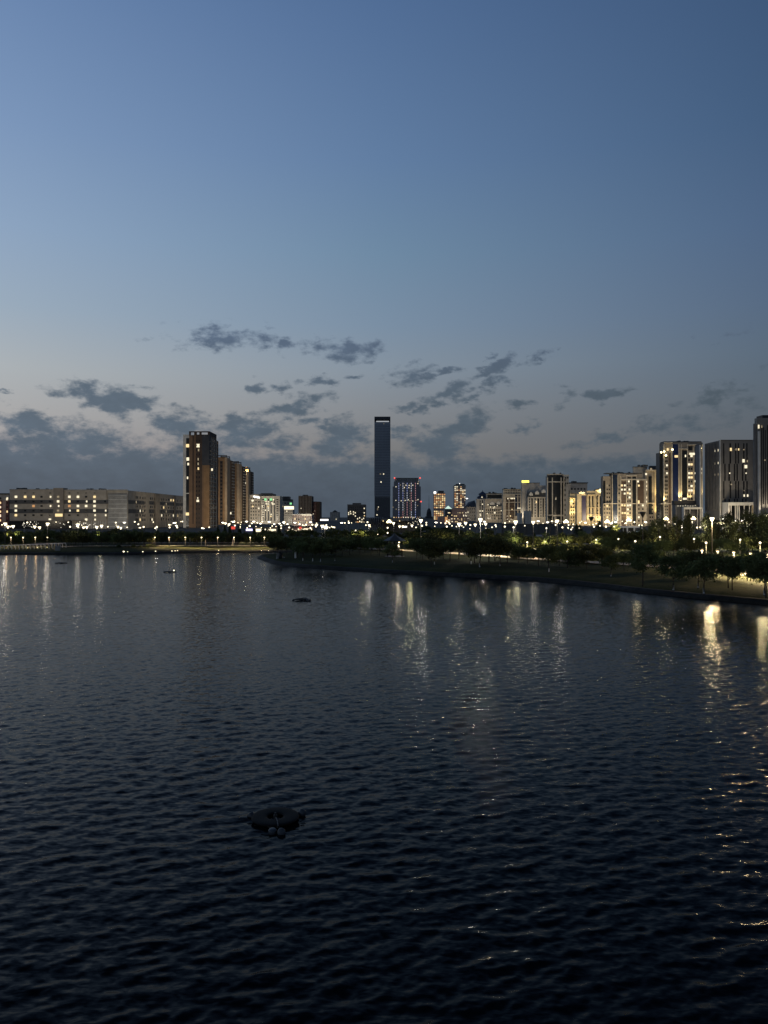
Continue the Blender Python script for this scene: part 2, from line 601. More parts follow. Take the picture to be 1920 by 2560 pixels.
# water: one sheet of real waves, finer near the viewer's shore, long and short wavelengths summed
def water():
    rs = [0.5, 3.0]
    while rs[-1] < 7:
        rs.append(rs[-1] + 0.8)
    while rs[-1] < 215:
        rs.append(rs[-1] * 1.0040)
    rs = np.array(rs)
    ang = np.concatenate([np.linspace(-33, 33, 900), np.linspace(33, 327, 90)[1:-1]])
    ang = np.radians(ang)
    RR, AA = np.meshgrid(rs, ang, indexing='ij')
    X, Y = (RR * np.sin(AA)), (RR * np.cos(AA))
    Zw = np.zeros_like(X)
    rg = np.random.default_rng(5)
    N = 120
    lam = np.exp(rg.uniform(np.log(0.13), np.log(1.05), N))
    th = np.radians(-70 + rg.normal(0, 26, N))
    ph = rg.uniform(0, 6.283, N)
    slope = 0.125 * np.sqrt(2.0 / N) * (np.where(lam < 0.5, 0.85, 1.0)) * np.where(lam > 0.8, 0.75, 1.0)
    # gusts: broad calmer and rougher patches
    gust = 0.86 + 0.40 * np.sin(X * 0.09 + 1.7 * np.sin(Y * 0.045)) * np.sin(Y * 0.07 + 0.8)
    sp = np.maximum(np.gradient(RR, axis=0), 0.0)
    DX, DY = np.zeros_like(X), np.zeros_like(X)
    for l, t, p, s in zip(lam, th, ph, slope):
        k = 2 * math.pi / l
        A = s / k
        q = k * (X * math.cos(t) + Y * math.sin(t)) + p
        q = q - 0.45 * np.sin(q)
        w = A * np.clip(1.4 - 2.2 * sp / l, 0, 1) * gust
        Zw += w * np.sin(q)
        c = 0.75 * w * np.cos(q)
        DX += c * math.cos(t)
        DY += c * math.sin(t)
    near = np.clip((RR - 3) / 4, 0, 1)
    V = np.stack([X + DX * near, Y + DY * near, Zw * near], -1).reshape(-1, 3)
    m = bpy.data.materials.new('lake_water')
    m.use_nodes = True
    t = m.node_tree
    p = t.nodes['Principled BSDF']
    p.inputs['Base Color'].default_value = (0.002, 0.004, 0.006, 1)
    p.inputs['Roughness'].default_value = 0.14
    p.inputs['IOR'].default_value = 1.33
    p.inputs['Specular IOR Level'].default_value = 0.09
    g = t.nodes.new('ShaderNodeNewGeometry')
    mp = t.nodes.new('ShaderNodeMapping')
    mp.inputs['Scale'].default_value = (0.45, 1.0, 1.0)
    mp.inputs['Rotation'].default_value = (0, 0, R(-18))
    n = t.nodes.new('ShaderNodeTexNoise')
    n.inputs['Scale'].default_value = 9.0
    n.inputs['Detail'].default_value = 3.0
    n.inputs['Distortion'].default_value = 0.4
    s = t.nodes.new('ShaderNodeVectorMath')
    s.operation = 'SUBTRACT'
    s.inputs[1].default_value = (0.5, 0.5, 0.5)
    k = t.nodes.new('ShaderNodeVectorMath')
    k.operation = 'MULTIPLY'
    k.inputs[1].default_value = (0.36, 0.52, 0)
    a = t.nodes.new('ShaderNodeVectorMath')
    a.operation = 'ADD'
    nn = t.nodes.new('ShaderNodeVectorMath')
    nn.operation = 'NORMALIZE'
    t.links.new(g.outputs['Position'], mp.inputs[0])
    t.links.new(mp.outputs[0], n.inputs[0])
    t.links.new(n.outputs['Color'], s.inputs[0])
    t.links.new(s.outputs[0], k.inputs[0])
    t.links.new(k.outputs[0], a.inputs[0])
    t.links.new(g.outputs['Normal'], a.inputs[1])
    t.links.new(a.outputs[0], nn.inputs[0])
    t.links.new(nn.outputs[0], p.inputs['Normal'])
    Q = grid_quads(len(rs), len(ang), True)[:, ::-1]
    tag(link('water', np_mesh('water', V, Q, m)), kind='structure')


water()

# ------------------------------------------------------------------ buildings
UNIT = {}


def unit_box(m):
    """a one metre box shared by all windows of one glazing"""
    if m.name not in UNIT:
        UNIT[m.name] = MB().box(-.5, .5, -.5, .5, -.5, .5).mesh('window', m)
    return UNIT[m.name]


class Bld:
    """a building drawn in photo pixels on a facade plane at distance d"""

    def __init__(s, name, label, cat, d, p0, p1, group=None):
        s.d, s.p0, s.p1 = d, p0, p1
        s.root = thing(name, label, cat, ((PX(p0, d) + PX(p1, d)) / 2, d, G), group)
        s.w = []
        s.tr = MB()
        s.rib = MB()

    def x(s, p):
        return PX(p, s.d)

    def z(s, py):
        return PZ(py, s.d)

    def bx(s, mb, p0, p1, top, bot=None, f=0.0, dep=12.0):
        if s.p0 > 1166 and dep > 7:
            dep = 7.0 - max(0, f) * 0.5
        mb.box(s.x(p0), s.x(p1), s.d + f, s.d + f + dep, G - 0.3 if bot is None else s.z(bot), s.z(top))
        return mb

    def part(s, name, m, boxes):
        mb = MB()
        for b in boxes:
            s.bx(mb, *b)
        return mb.build(name, m, s.root)

    def win(s, px, py, w, h, m, f=0.0):
        """w, h in photo pixels"""
        k = s.d / F
        s.w.append((m is glass_d or m is glass_b, w * h, s.x(px), s.d + f, s.z(py), w * k, 0.3, h * k, m))

    def rows(s, cols, ys, w, h, lit=0.1, dark=glass_d, f=0.0, mats=(LIT_W, LIT_Y, LIT_D, LIT_Y)):
        for y in ys:
            for c in cols:
                m = mats[rnd.randrange(len(mats))] if rnd.random() < lit else dark
                s.win(c, y, w, h, m, f)

    def side(s, px_plane, pcols, ztops, w, h, lit=0.1, xs=None, sgn=-1, dark=glass_d, wm=1.6, hm=1.6):
        """windows on a side wall: pcols are photo columns, ztops heights as photo rows at distance d"""
        X = s.x(px_plane)
        for py in ztops:
            for p in pcols:
                Y = X * F / (p - 960)
                m = rnd.choice((LIT_W, LIT_Y, LIT_D)) if rnd.random() < lit else dark
                s.w.append((m is dark, w * h, X + sgn * 0.02, Y, s.z(py), 0.3, wm, hm, m))

    def trim(s, p0, p1, top, bot, f=-0.35, dep=0.5):
        s.bx(s.tr, p0, p1, top, bot, f, dep)

    def done(s, trim_mat=None, keep=96):
        if s.tr.v:
            s.tr.build('facade_trim', trim_mat or pale, s.root)
        o0 = s.root['_org']
        ws = sorted(s.w, key=lambda a: (a[0], -a[1]))
        for i, (dk, ar, X, Y, Z, sx, sy, sz, m) in enumerate(ws[:keep]):
            o = link('window', unit_box(m), s.root)
            o.location = (X - o0[0], Y - o0[1], Z - o0[2])
            o.scale = (sx, sy, sz)
        if len(ws) > keep:
            mb = MB()
            for (dk, ar, X, Y, Z, sx, sy, sz, m) in ws[keep:]:
                mb.box(X - sx / 2, X + sx / 2, Y - sy / 2, Y + sy / 2, Z - sz / 2, Z + sz / 2)
            tag(mb.build('dark_window', glass_d, s.root), kind='stuff')
        return s.root


def fr(a, b, n):
    return [a + (b - a) * i / (n - 1) for i in range(n)] if n > 1 else [(a + b) / 2]


def roof_bits(b, p0, p1, top, n, seed):
    """vents and lift houses on a flat roof"""
    r = random.Random(seed)
    for _ in range(n):
        p = r.uniform(p0, p1 - 4)
        w = r.uniform(2, 6)
        b.part('roof_vent', roofm, [(p, p + w, top - r.uniform(1.5, 4), top + 0.3, r.uniform(2, 7), 3)])


# --- left bank
b = Bld('apartment_building', 'plum coloured block cut by the photo edge behind the footbridge lamps', 'building', 480, -45, 21)
b.part('wall', plum, [(-45, 21, 1251, None, 0, 18)])
b.part('upper_storey', greyw, [(-45, 21.5, 1236, 1251, 0.3, 18)])
b.part('wall_strip', pinkish, [(6.5, 15, 1251, None, -0.3, 0.3)])
b.part('roof', roofm, [(-46, 22, 1233, 1236, -0.3, 19)])
b.rows([-30, -18, 1, 18], fr(1246, 1312, 7), 3, 5, 0.15)
b.win(17, 1248, 3, 5, LIT_W)
b.win(1, 1288, 3, 4, LIT_W)
b.done()

b = Bld('apartment_building', 'long grey seven storey block with two dark bands and a glass ground floor', 'building', 440, 24, 319)
L1 = b
b.part('wall', beige, [(24, 266, 1224, 1302, 0, 20), (180, 319, 1226, None, 0.5, 19)])
b.part('stair_tower', beige_d, [(135, 160, 1220, 1302, -0.9, 6)])
b.part('dark_band', dgrey, [(24, 135, 1250, 1259.5, -0.12, 0.12), (160, 272, 1250, 1259.5, -0.12, 0.12)])
b.part('dark_band', dgrey, [(24, 135, 1272.5, 1283, -0.12, 0.12), (160, 272, 1272.5, 1283, -0.12, 0.12)])
b.part('parapet', greyw, [(23.5, 135, 1222.8, 1224.4, -0.2, 0.5), (160, 319, 1223.6, 1226.2, -0.2, 0.5)])
b.part('podium_glass', glass_d, [(22, 215, 1302.3, None, 1.2, 18)])
b.part('canopy', beige_d, [(34, 215, 1300.2, 1302.3, -2.6, 2.6)])
for p in fr(181, 262, 15):
    b.part('column', pale, [(p, p + 1.1, 1302.4, None, 0.2, 0.4)])
# the white lattice screen
for y in fr(1237, 1327, 9):
    b.bx(b.rib, 272, 318, y, y + 1.1, -0.7, 0.35)
for p in fr(272.4, 317.6, 22):
    b.bx(b.rib, p - 0.32, p + 0.32, 1237, None, -0.62, 0.25)
b.rib.build('lattice', pale, b.root)
b.part('lattice_backing', mgrey, [(272, 318, 1237, None, -0.3, 0.3)])
T = {1242: {40: 'W', 63: 'Y', 84: 'Y', 104: '.', 125: 'h', 147: 'D', 173.5: 'W', 195: 'W', 215.5: '.', 236.5: 'Y'},
     1253.5: {40: '.', 63: '.', 84: '.', 104: '.', 125: '.', 147: 'W', 173.5: 'Y', 195: '.', 215.5: 'h', 236.5: 'W', 263: '.'},
     1265: {40: 'W', 84: 'O', 104: '.', 125: 'h', 147: 'h', 173.5: 'O', 195: 'W', 215.5: 'W', 236.5: 'W'},
     1276.5: {40: 'W', 63: '.', 84: '.', 104: '.', 125: '.', 147: 'D', 173.5: 'h', 195: 'Y', 215.5: '.', 236.5: 'W', 263: 'h'},
     1288: {40: 'Y', 63: '.', 84: '.', 104: '.', 125: '.', 173.5: '.', 195: '.', 215.5: '.', 236.5: 'h', 263: 'h'},
     1299: {125: 'W', 215.5: 'W', 236.5: 'h'}}
KM = {'W': LIT_W, 'Y': LIT_Y, 'O': LIT_O, 'D': LIT_D, '.': glass_d, 'h': LIT_W}
for y, r_ in T.items():
    for p, k in r_.items():
        wd = 5.6 if k in 'WYO' else (3.2 if k == 'h' else 5.2)
        b.win(p + (1.5 if k == 'h' else 0), y, wd, 5.4 if k in 'WYO' else 4.4, KM[k], -0.95 if p == 147 else -0.13)
b.win(149, 1287.8, 18, 7, LIT_Y, -0.95)
for p in (63, 84, 125, 173.5, 195, 215.5, 236.5):
    b.win(p, 1232.5, 4, 1.6, glass_d, -0.13)
# strung lamps, and glowing dots in place of lamp reflections in the glass
lr = random.Random(3)
for i in range(64):
    p = lr.choice([lr.uniform(62, 102), lr.uniform(24, 175), lr.uniform(185, 240)])
    o = link('string_and_mirror_light', MB().lathe([(0.05, -.13), (.15, 0), (.05, .13)], 5).mesh('string_and_mirror_light', STRINGL) if i == 0 else bpy.data.meshes['string_and_mirror_light'], b.root)
    o0 = b.root['_org']
    o.location = (b.x(p) - o0[0], b.d - 2.2 - o0[1] + (0 if p < 180 else 1.5), b.z(lr.uniform(1304, 1319)) - o0[2])
    sc = lr.uniform(0.5, 1.25)
    o.scale = (sc * 1.4, sc, sc)
roof_bits(b, 30, 130, 1222.8, 6, 1)
roof_bits(b, 165, 260, 1223.6, 5, 2)
# wing that runs away from the viewer: a wall along the line of sight
X = b.x(319)
wing = MB()
wing.box(X - 18, X, 459.5, 575, G - .3, b.z(1226))
wing.build('wing', beige, b.root)
MB().box(X - 10, X + 0.9, 491, 500, G, b.z(1228.4)).build('wing_bay', beige_d, b.root)
MB().box(X - 12, X + 0.6, 537, 540, G, b.z(1228.7)).build('wing_bay', beige_d, b.root)
for zt, zb in ((1250, 1259.5), (1272.5, 1283)):
    MB().box(X, X + 0.12, 441, 470, b.z(zb), b.z(zt)).build('dark_band', dgrey, b.root)
    MB().box(X, X + 0.12, 480, 575, b.z(zb - 1), b.z(zt - 1)).build('dark_band', dgrey, b.root)
b.side(319, [340, 344, 350, 357, 362, 376, 380, 386, 391, 396, 404, 409, 415, 421, 427, 433, 438, 444, 450], [1242, 1254, 1265, 1276.5, 1288, 1299.5], 3, 4, 0.17, sgn=1, wm=1.4, hm=1.5)
b.done()

for (nm, lab, d, pp, top, ht) in (('T', '', 484, 0, 0, 0),):
    b = Bld('apartment_tower', 'tall brown residential tower with slate upper corner and open roof frame', 'tower', 484, 457, 523.5)
    b.part('wall', brown, [(472.5, 523.5, 1087.5, None, 0, 20)])
    b.part('side_wing', pale, [(457, 472.5, 1086, None, 0.6, 16)])
    b.part('window_strip', glass_d, [(464.6, 472.4, 1095, 1322, 0.45, 0.3)])
    b.part('dark_stripe', brown_d, [(481, 484.5, 1088, 1310, -0.15, 0.2), (500.5, 505, 1088, 1320, -0.15, 0.2)])
    b.part('window_strip', brown_d, [(489.5, 500.4, 1087.6, 1322, -0.1, 0.2)])
    b.part('slate_panel', slate, [(505.1, 523.6, 1087.4, 1163, -0.25, 3)])
    b.part('ochre_panel', ochre, [(509, 523.6, 1163, 1329, -0.2, 3)])
    # open crown
    cr = MB()
    for p0, p1 in ((472.3, 476), (485, 491), (498, 503), (519, 523.7)):
        b.bx(cr, p0, p1, 1080.5, 1087.4, -0.1, 1.2)
        b.bx(cr, p0, p1, 1080.5, 1087.4, 19, 1.2)
    b.bx(cr, 472.2, 523.8, 1078, 1080.5, -0.2, 1.4)
    b.bx(cr, 472.2, 523.8, 1078, 1080.5, 19, 1.3)
    b.bx(cr, 522, 523.8, 1078, 1087.4, 1.2, 17.8)
    cr.build('roof_frame', brown_d, b.root)
    # stepped lower rear part on the side
    X = b.x(523.5)
    MB().box(X - 14, X - 0.2, 504.1, 511, G, b.z(1093)).build('rear_block', brown, b.root)
    for z in fr(1098, 1325, 21):
        b.w.append((True, 1, X + 0.05, 490.5, b.z(z), .3, 1.6, 1.7, glass_d))
        b.w.append((True, 1, X + 0.05, 497, b.z(z), .3, 1.8, 1.7, glass_d))
        b.w.append((True, 1, X + 0.05, 501.5, b.z(z), .3, 1.2, 1.7, glass_d))
    sb = MB()
    for y in (487.5, 494, 503):
        sb.box(X, X + 0.35, y, y + 0.5, G, b.z(1092))
    for z in fr(1104, 1325, 21):
        sb.box(X, X + 0.3, 484.5, 504, b.z(z) - 0.15, b.z(z) + 0.15)
    sb.build('facade_trim', cream, b.root)
    for (p, y, w, h, m) in ((495, 1114, 8, 8.5, LIT_W), (468.5, 1114, 7.5, 8, LIT_Y), (469.3, 1147.5, 7, 8, LIT_W), (470, 1160, 4, 6, LIT_W), (496.5, 1125, 3.4, 6, LIT_D),
                            (495.5, 1148, 3, 6, LIT_D), (495.5, 1159.5, 3.2, 6, LIT_D), (496, 1171.5, 3.6, 6, LIT_Y), (468.3, 1194.5, 3, 6, LIT_W), (494.6, 1252, 6.4, 5.6, LIT_W),
                            (494.5, 1245, 2.4, 3, LIT_W), (468.4, 1285, 8.2, 7.2, LIT_Y), (530, 1174, 4, 6, LIT_W), (467.5, 1329, 8, 4, LIT_W)):
        b.win(p, y, w, h, m, -0.1 if p > 473 else 0.3)
    for y in fr(1102, 1318, 20):
        b.win(491.8, y, 2.2, 5, glass_d, -0.1)
        b.win(498, y, 2.2, 5, glass_d, -0.1)
    b.part('balcony_band', pale, [(464.4, 472.5, 1232, 1234.6, 0.3, 0.4), (464.4, 472.5, 1313, 1315, 0.3, 0.4)])
    b.done()
for i, (d, p0, pf, top, what) in enumerate(((673, 543, 568, 1138, 'tan stepped tower directly behind the tall brown residential tower'),
                                            (746, 573, 598, 1153, 'tan stepped tower second behind the tall brown one, dark central strip'),
                                            (829, 602, 621, 1167, 'tan stepped tower hindmost of its row, top corner floodlit white'))):
    b = Bld('apartment_tower', what, 'tower', d, p0, pf, 'stepped tan towers behind the brown tower')
    b.part('wall', ochre, [(p0, pf - 6, top + 5, None, 0, 24)])
    b.part('corner_pier', yl0, [(pf - 6, pf, top + 6, None, -0.4, 14)])
    b.part('window_strip', brown_d, [(p0 + 6.5, p0 + 14, top + 14, 1310, -0.15, 0.3)])
    cr = MB()
    b.bx(cr, p0, pf - 1, top, top + 2, 0, 0.9)
    b.bx(cr, p0, pf - 1, top, top + 2, 13, 0.9)
    for p in (p0, p0 + 10, pf - 3):
        b.bx(cr, p, p + 1.5, top, top + 6, 0, 1)
        b.bx(cr, p, p + 1.5, top, top + 6, 13, 1)
    cr.build('roof_frame', brown_d, b.root)
    X = b.x(pf)
    MB().box(X - 10, X + 0.5, d + 14.2, d + 30, G, b.z(top + 10)).build('side_wing', brown_d if i else brown, b.root)
    bl = MB()
    for z in fr(top + 16, 1318, 22):
        bl.box(X + 0.5, X + 1.5, d + 17, d + 26, b.z(z) - 0.3, b.z(z) + 0.5)
    bl.build('balcony_trim', cream, b.root)
    for y in fr(top + 18, 1305, 17):
        lit = rnd.random() < 0.07
        b.win(p0 + 10.3, y, 5, 4.6, rnd.choice((LIT_D, LIT_W)) if lit else glass_d, -0.16)
    if i == 2:
        b.win(p0 + 8, 1192, 6, 5.5, LIT_W, -0.2)
        b.win(p0 + 8, 1209, 6, 5.5, LIT_W, -0.2)
        b.win(p0 + 8, 1251, 5, 4, LIT_D, -0.2)
    if i == 0:
        b.win(577, 1283, 3, 5.5, LIT_W, -0.2)
    b.done()

# --- mid left blocks
b = Bld('apartment_building', 'narrow beige block with a slanted white roof sign beside the tan towers', 'building', 760, 624, 652)
b.part('wall', beige, [(624, 652, 1237, None, 0, 30)])
b.part('parapet', roofm, [(624, 652.5, 1235, 1237, -0.3, 30)])
b.rows([628, 634, 640, 647], fr(1246, 1312, 9), 3, 3.6, 0.06)
b.win(631.5, 1251.5, 5.5, 4.5, LIT_W, -0.2)
b.win(632, 1266, 3.4, 3, LIT_Y, -0.2)
sg = MB().add([(-5.5, 0, -.4), (0.5, 0, -1.6), (0.5, .5, -1.6), (-5.5, .5, -.4), (-5.5, 0, 1.1), (0.5, 0, -.1), (.5, .5, -.1), (-5.5, .5, 1.1)], [(0, 1, 5, 4), (3, 7, 6, 2), (0, 4, 7, 3), (1, 2, 6, 5), (4, 5, 6, 7), (0, 3, 2, 1)])
sg.v = [(v[0] + b.x(648), v[1] + b.d - 1, v[2] + b.z(1242)) for v in sg.v]
sg.build('roof_sign', SIGNW, b.root)
b.done()

b = Bld('hotel_building', 'pale slab block with two green lights under its dark mansard roof', 'building', 740, 653.5, 699.5)
b.part('wall', cream, [(653.5, 699.5, 1240, None, 0, 22)])
b.part('roof', roofm, [(645, 684, 1234.5, 1240, 3, 14), (650, 678, 1232.6, 1234.5, 4, 10)])
for p in (664, 671, 678, 686.5):
    b.part('window_strip', dgrey, [(p - 1.9, p + 1.9, 1247, 1302, -0.12, 0.2)])
for p in (658, 693.5):
    for y in fr(1249, 1300, 10):
        b.part('balcony', pale, [(p - 3.4, p + 3.4, y + 2.2, y + 3.6, -0.9, 0.9)])
        b.win(p, y, 4.5, 2.4, glass_d, -0.1)
for (p, y, m) in ((665, 1254, LIT_W), (665.5, 1259.5, LIT_W), (671, 1254.5, LIT_W), (670.5, 1260, LIT_W), (680, 1257, LIT_W), (681, 1260, LIT_W), (685, 1260, LIT_W), (656, 1265, LIT_W),
                  (670.5, 1265.5, LIT_Y), (671, 1270, LIT_W), (664, 1275.5, LIT_W), (671, 1275.5, LIT_W), (678, 1286, LIT_W), (677.5, 1291, LIT_Y), (684, 1249, LIT_W)):
    b.win(p, y, 2.8, 3.2, m, -0.15)
for p in (663.5, 677.5):
    b.win(p, 1248.6, 5.4, 5.4, GREENL, -0.2)
b.done()

b = Bld('apartment_building', 'grey block with dark mansard roof and a green light at its corner', 'building', 800, 700, 728)
b.part('wall', greyw, [(700, 727.5, 1252, None, 0, 20)])
rf = MB()
b.bx(rf, 701, 722, 1241, 1252.1, 2, 14)
b.bx(rf, 699.6, 728, 1248, 1252.2, -0.4, 18)
rf.build('roof', roofm, b.root)
b.win(727, 1259, 5, 4.5, GREENL, -0.3)
b.win(702, 1264, 5.2, 8.5, SIGNW, -0.4)
b.rows([706, 713, 720], fr(1258, 1300, 6), 3.2, 3, 0.05)
b.done()
b = Bld('apartment_building', 'low cream block with a bright floodlit top storey among the far lamps', 'building', 640, 710, 732)
b.part('wall', cream, [(710, 731.5, 1273.5, None, 0, 14)])
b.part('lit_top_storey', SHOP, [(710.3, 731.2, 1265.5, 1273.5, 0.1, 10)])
b.part('roof', roofm, [(709.6, 732, 1264.2, 1265.5, -0.4, 14)])
b.rows([713, 717, 721, 725, 729], fr(1278, 1306, 6), 2.2, 2.8, 0.12)
b.done()
b = Bld('shopping_building', 'low rose building washed by lamps in front of the dark brown towers', 'building', 560, 732, 780)
b.part('wall', pinkish, [(732, 780, 1287, None, 0, 16)])
b.part('parapet', pale, [(731.6, 780.4, 1284.8, 1287, -0.4, 1.2)])
for p in fr(735, 778, 11):
    b.part('pilaster', pale, [(p, p + 1, 1287.2, None, -0.3, 0.4)])
b.rows(fr(757, 776, 6), [1287.6], 2.6, 2.4, 1.0, mats=(LIT_W,), f=-0.45)
b.rows(fr(737.4, 775.6, 10), [1297, 1306], 2.2, 4, 0.25)
b.done()
b = Bld('apartment_tower', 'dark brown ribbed tower, taller of the pair behind the rose building', 'tower', 1000, 746, 779)
b.part('wall', brown_d, [(746, 779, 1240, None, 0, 28)])
b.part('roof', roofm, [(756, 768, 1236.6, 1240, 4, 10)])
for p in fr(747, 777.5, 9):
    b.part('rib', beige_d, [(p, p + 1.2, 1238.5, None, -0.5, 0.6)])
b.rows([752.5, 760.5, 764.5, 772], fr(1252, 1296, 8), 1.6, 2.4, 0.04)
b.done()
b = Bld('apartment_tower', 'dark plum slab, lower of the pair behind the rose building', 'tower', 1010, 779.2, 800)
b.part('wall', plum, [(779.2, 791, 1255, None, 2, 26)])
b.part('end_wall', brown_d, [(791, 800, 1254, None, 0, 28)])
b.part('roof', roofm, [(779, 792, 1253.6, 1255, 1.5, 26)])
for p in (781.5, 785, 788.5):
    b.part('rib', pinkish, [(p, p + 0.8, 1256, None, 1.4, 0.7)])
b.rows([783.4, 787], fr(1262, 1300, 6), 1.2, 2, 0.05)
b.done()
b = Bld('public_building', 'small grey block with a pointed gable far beyond the park lamps', 'building', 1300, 825, 849)
b.part('wall', greyw, [(825, 848, 1280, None, 0, 24)])
gx0, gx1, gm = b.x(830), b.x(844), b.x(837)
MB().add([(gx0, b.d - 0.5, b.z(1280)), (gx1, b.d - .5, b.z(1280)), (gm, b.d - .5, b.z(1275)), (gx0, b.d + 20, b.z(1280)), (gx1, b.d + 20, b.z(1280)), (gm, b.d + 20, b.z(1275))], [(0, 1, 2), (5, 4, 3), (0, 2, 5, 3), (1, 4, 5, 2), (0, 3, 4, 1)]).build('gable', roofm, b.root)
for p in (829, 834, 839, 844):
    b.part('pilaster', cream, [(p, p + 1, 1281, None, -0.5, 0.6)])
b.win(840.5, 1298, 1.6, 2.2, LIT_W, -0.6)
b.done()
b = Bld('illuminated_sign', 'long white glowing roof board above the park trees', 'sign', 420, 801, 821)
b.part('board', SIGNW, [(801, 820.5, 1298, 1301.5, 0, 0.5)])
b.part('back_frame', dsteel, [(800.4, 821, 1297.4, 1302.2, 0.5, 0.4)])
b.part('post', dsteel, [(806, 807, 1302.2, None, 0.6, 0.3)])
b.part('post', dsteel, [(815, 816, 1302.2, None, 0.6, 0.3)])
b.done()
b = Bld('office_building', 'dark squarish office block with scattered lit windows left of the skyscraper', 'building', 900, 868.5, 914.5)
b.part('wall', dgrey, [(868.5, 914.5, 1262, None, 0, 22)])
b.part('roof', roofm, [(881, 902, 1257.4, 1262, 3, 12)])
b.part('cornice', mgrey, [(868, 915, 1261, 1263, -0.4, 0.5)])
b.rows(fr(872, 911, 8), fr(1268, 1300, 7), 2.2, 2.4, 0.03)
for (p, y) in ((871.6, 1282), (876, 1279), (871.6, 1286), (883.6, 1279.6), (888, 1282), (883.6, 1285.6), (888.4, 1290), (877, 1284), (910.6, 1271), (910.6, 1282), (894, 1297), (899, 1294.5), (905, 1299), (909, 1296)):
    b.win(p, y, 2.3, 3, LIT_W, -0.2)
for i in range(14):
    b.win(890 + (i % 7) * 3.4, 1305 + (i // 7) * 6 + rnd.uniform(-1, 1), 2.6, 3.4, rnd.choice((LIT_W, LIT_O, LIT_D)), -0.25)
b.done()

# --- the skyscraper
b = Bld('skyscraper', 'very tall dark glass slab skyscraper with a glowing slot near its top', 'tower', 2386, 936, 976)
b.part('glass_body', tower_g, [(936.3, 975.7, 1055.4, 1241, 0, 48)])
b.part('lower_body', mgrey, [(936.3, 975.7, 1241, None, 0.3, 47.6)])
b.part('crown', slate, [(936, 976, 1041.3, 1048.2, -0.4, 49)])
b.part('slot_floor', slate, [(936.6, 975.4, 1048.2, 1055.4, 14, 20)])
b.part('slot_light', SLOTL, [(940.5, 972.5, 1050.8, 1053.4, 13, 0.8)])
b.part('corner_post', slate, [(936, 938, 1048.2, 1055.4, 0, 2.5)])
b.part('corner_post', slate, [(974, 976, 1048.2, 1055.4, 0, 2.5)])
b.part('roof_crane', dsteel, [(951, 960, 1039.6, 1040.1, 20, 1), (953.5, 954.5, 1039.8, 1041.3, 20, 1)])
for p in fr(937, 975.1, 20):
    b.bx(b.rib, p - 0.15, p + 0.15, 1244, None, -0.5, 0.9)
b.rib.build('facade_rib', dgrey, b.root)
fb = MB()
for y in fr(1062, 1236, 44):
    b.bx(fb, 936.6, 975.4, y, y + 0.9, -0.25, 0.4)
fb.build('floor_trim', mat('tower_spandrel', (0.085, 0.10, 0.125), 0.5, 0.1, 0.05, metal=0.5), b.root)
b.part('mullion', tower_g, [(955.6, 956.4, 1056, 1241, -0.6, 0.6)])
b.part('edge_trim', mgrey, [(936, 936.5, 1055.4, 1241, -0.5, 1)])
b.part('edge_trim', mgrey, [(975.5, 976, 1055.4, 1241, -0.5, 1)])
for (p, y, w, h, m) in ((959, 1185, 2.6, 2.8, LIT_W), (951, 1185, 3.2, 1.6, LIT_D), (952.6, 1205, 3, 3, LIT_W), (946, 1267.5, 2, 2.2, LIT_W), (944, 1271.3, 3, 1, LIT_D), (944, 1274.6, 3, 1, LIT_D), (942.5, 1287.3, 3, 2.6, LIT_W), (959.6, 1059.4, 1.6, 1.2, LIT_D)):
    b.win(p, y, w, h, m, -0.5)
for y in (1148, 1120, 1090):
    b.win(956, y, 34, 0.5, tower_g, -0.2)
b.done()

b = Bld('hotel_tower', 'dark hotel block striped by red, white and blue light lines', 'tower', 2000, 982, 1052)
b.part('wall', hotel_g, [(985, 1049, 1203.5, 1216, 0, 60), (982, 1052, 1216, None, 0, 60)])
b.part('crown_backing', dgrey, [(988, 1046, 1195.5, 1203.5, 2, 50)])
for p in fr(986, 1048, 24):
    b.bx(b.rib, p - 0.45, p + 0.45, 1196, 1203.6, -0.8, 1)
b.rib.build('crown_lattice', pale, b.root)
b.part('crown_edge', steel, [(986, 1049, 1194.7, 1195.6, -1, 1)])
for p in (986.4, 1050, 1052.6):
    y = 1195 if p < 1052 else 1254
    b.part('beacon', REDL, [(p - 1.5, p + 1.5, y - 1.6, y + 1.6, -3, 3)])
cols = {997: (BLUEL, BLUEL, WHITEL, BLUEL), 1007.3: (WHITEL, BLUEL, WHITEL, PINKL), 1017.8: (BLUEL, WHITEL, PINKL, PINKL), 1028.3: (WHITEL, PINKL, PINKL, WHITEL), 1038.6: (PINKL, PINKL, WHITEL, BLUEL)}
for p, ms in cols.items():
    for i, y in enumerate(fr(1209, 1292, 15)):
        m = ms[min(3, int(i / 3.75))]
        o = b.part('led_segment', m, [(p - 0.6, p + 0.6, y - 1.7, y + 1.9, -1.6, 1.2)])
for p in (1010.5, 1025):
    for y in fr(1209, 1290, 14):
        b.win(p, y, 1.2, 1.5, LIT_D, -0.4)
for (p, y) in ((1001, 1212.5), (990, 1217), (1015, 1213), (1023, 1213.5), (1032, 1213), (1044.5, 1209), (1046, 1204.5), (989.6, 1251), (1003, 1252), (1013, 1251), (1021, 1249.5), (1024, 1252), (1032, 1252.5), (1042, 1250.5), (1045, 1249), (982.6, 1268), (990.6, 1273), (1044, 1264), (1022, 1219), (1011, 1219)):
    b.win(p, y, 2.2, 1.8, rnd.choice((LIT_W, LIT_W, LIT_D)), -0.5)
for p in fr(985, 1050, 12):
    b.win(p, 1293.5, 2.2, 2.2, rnd.choice((LIT_O, LIT_Y, LIT_W)), -0.6)
b.done()

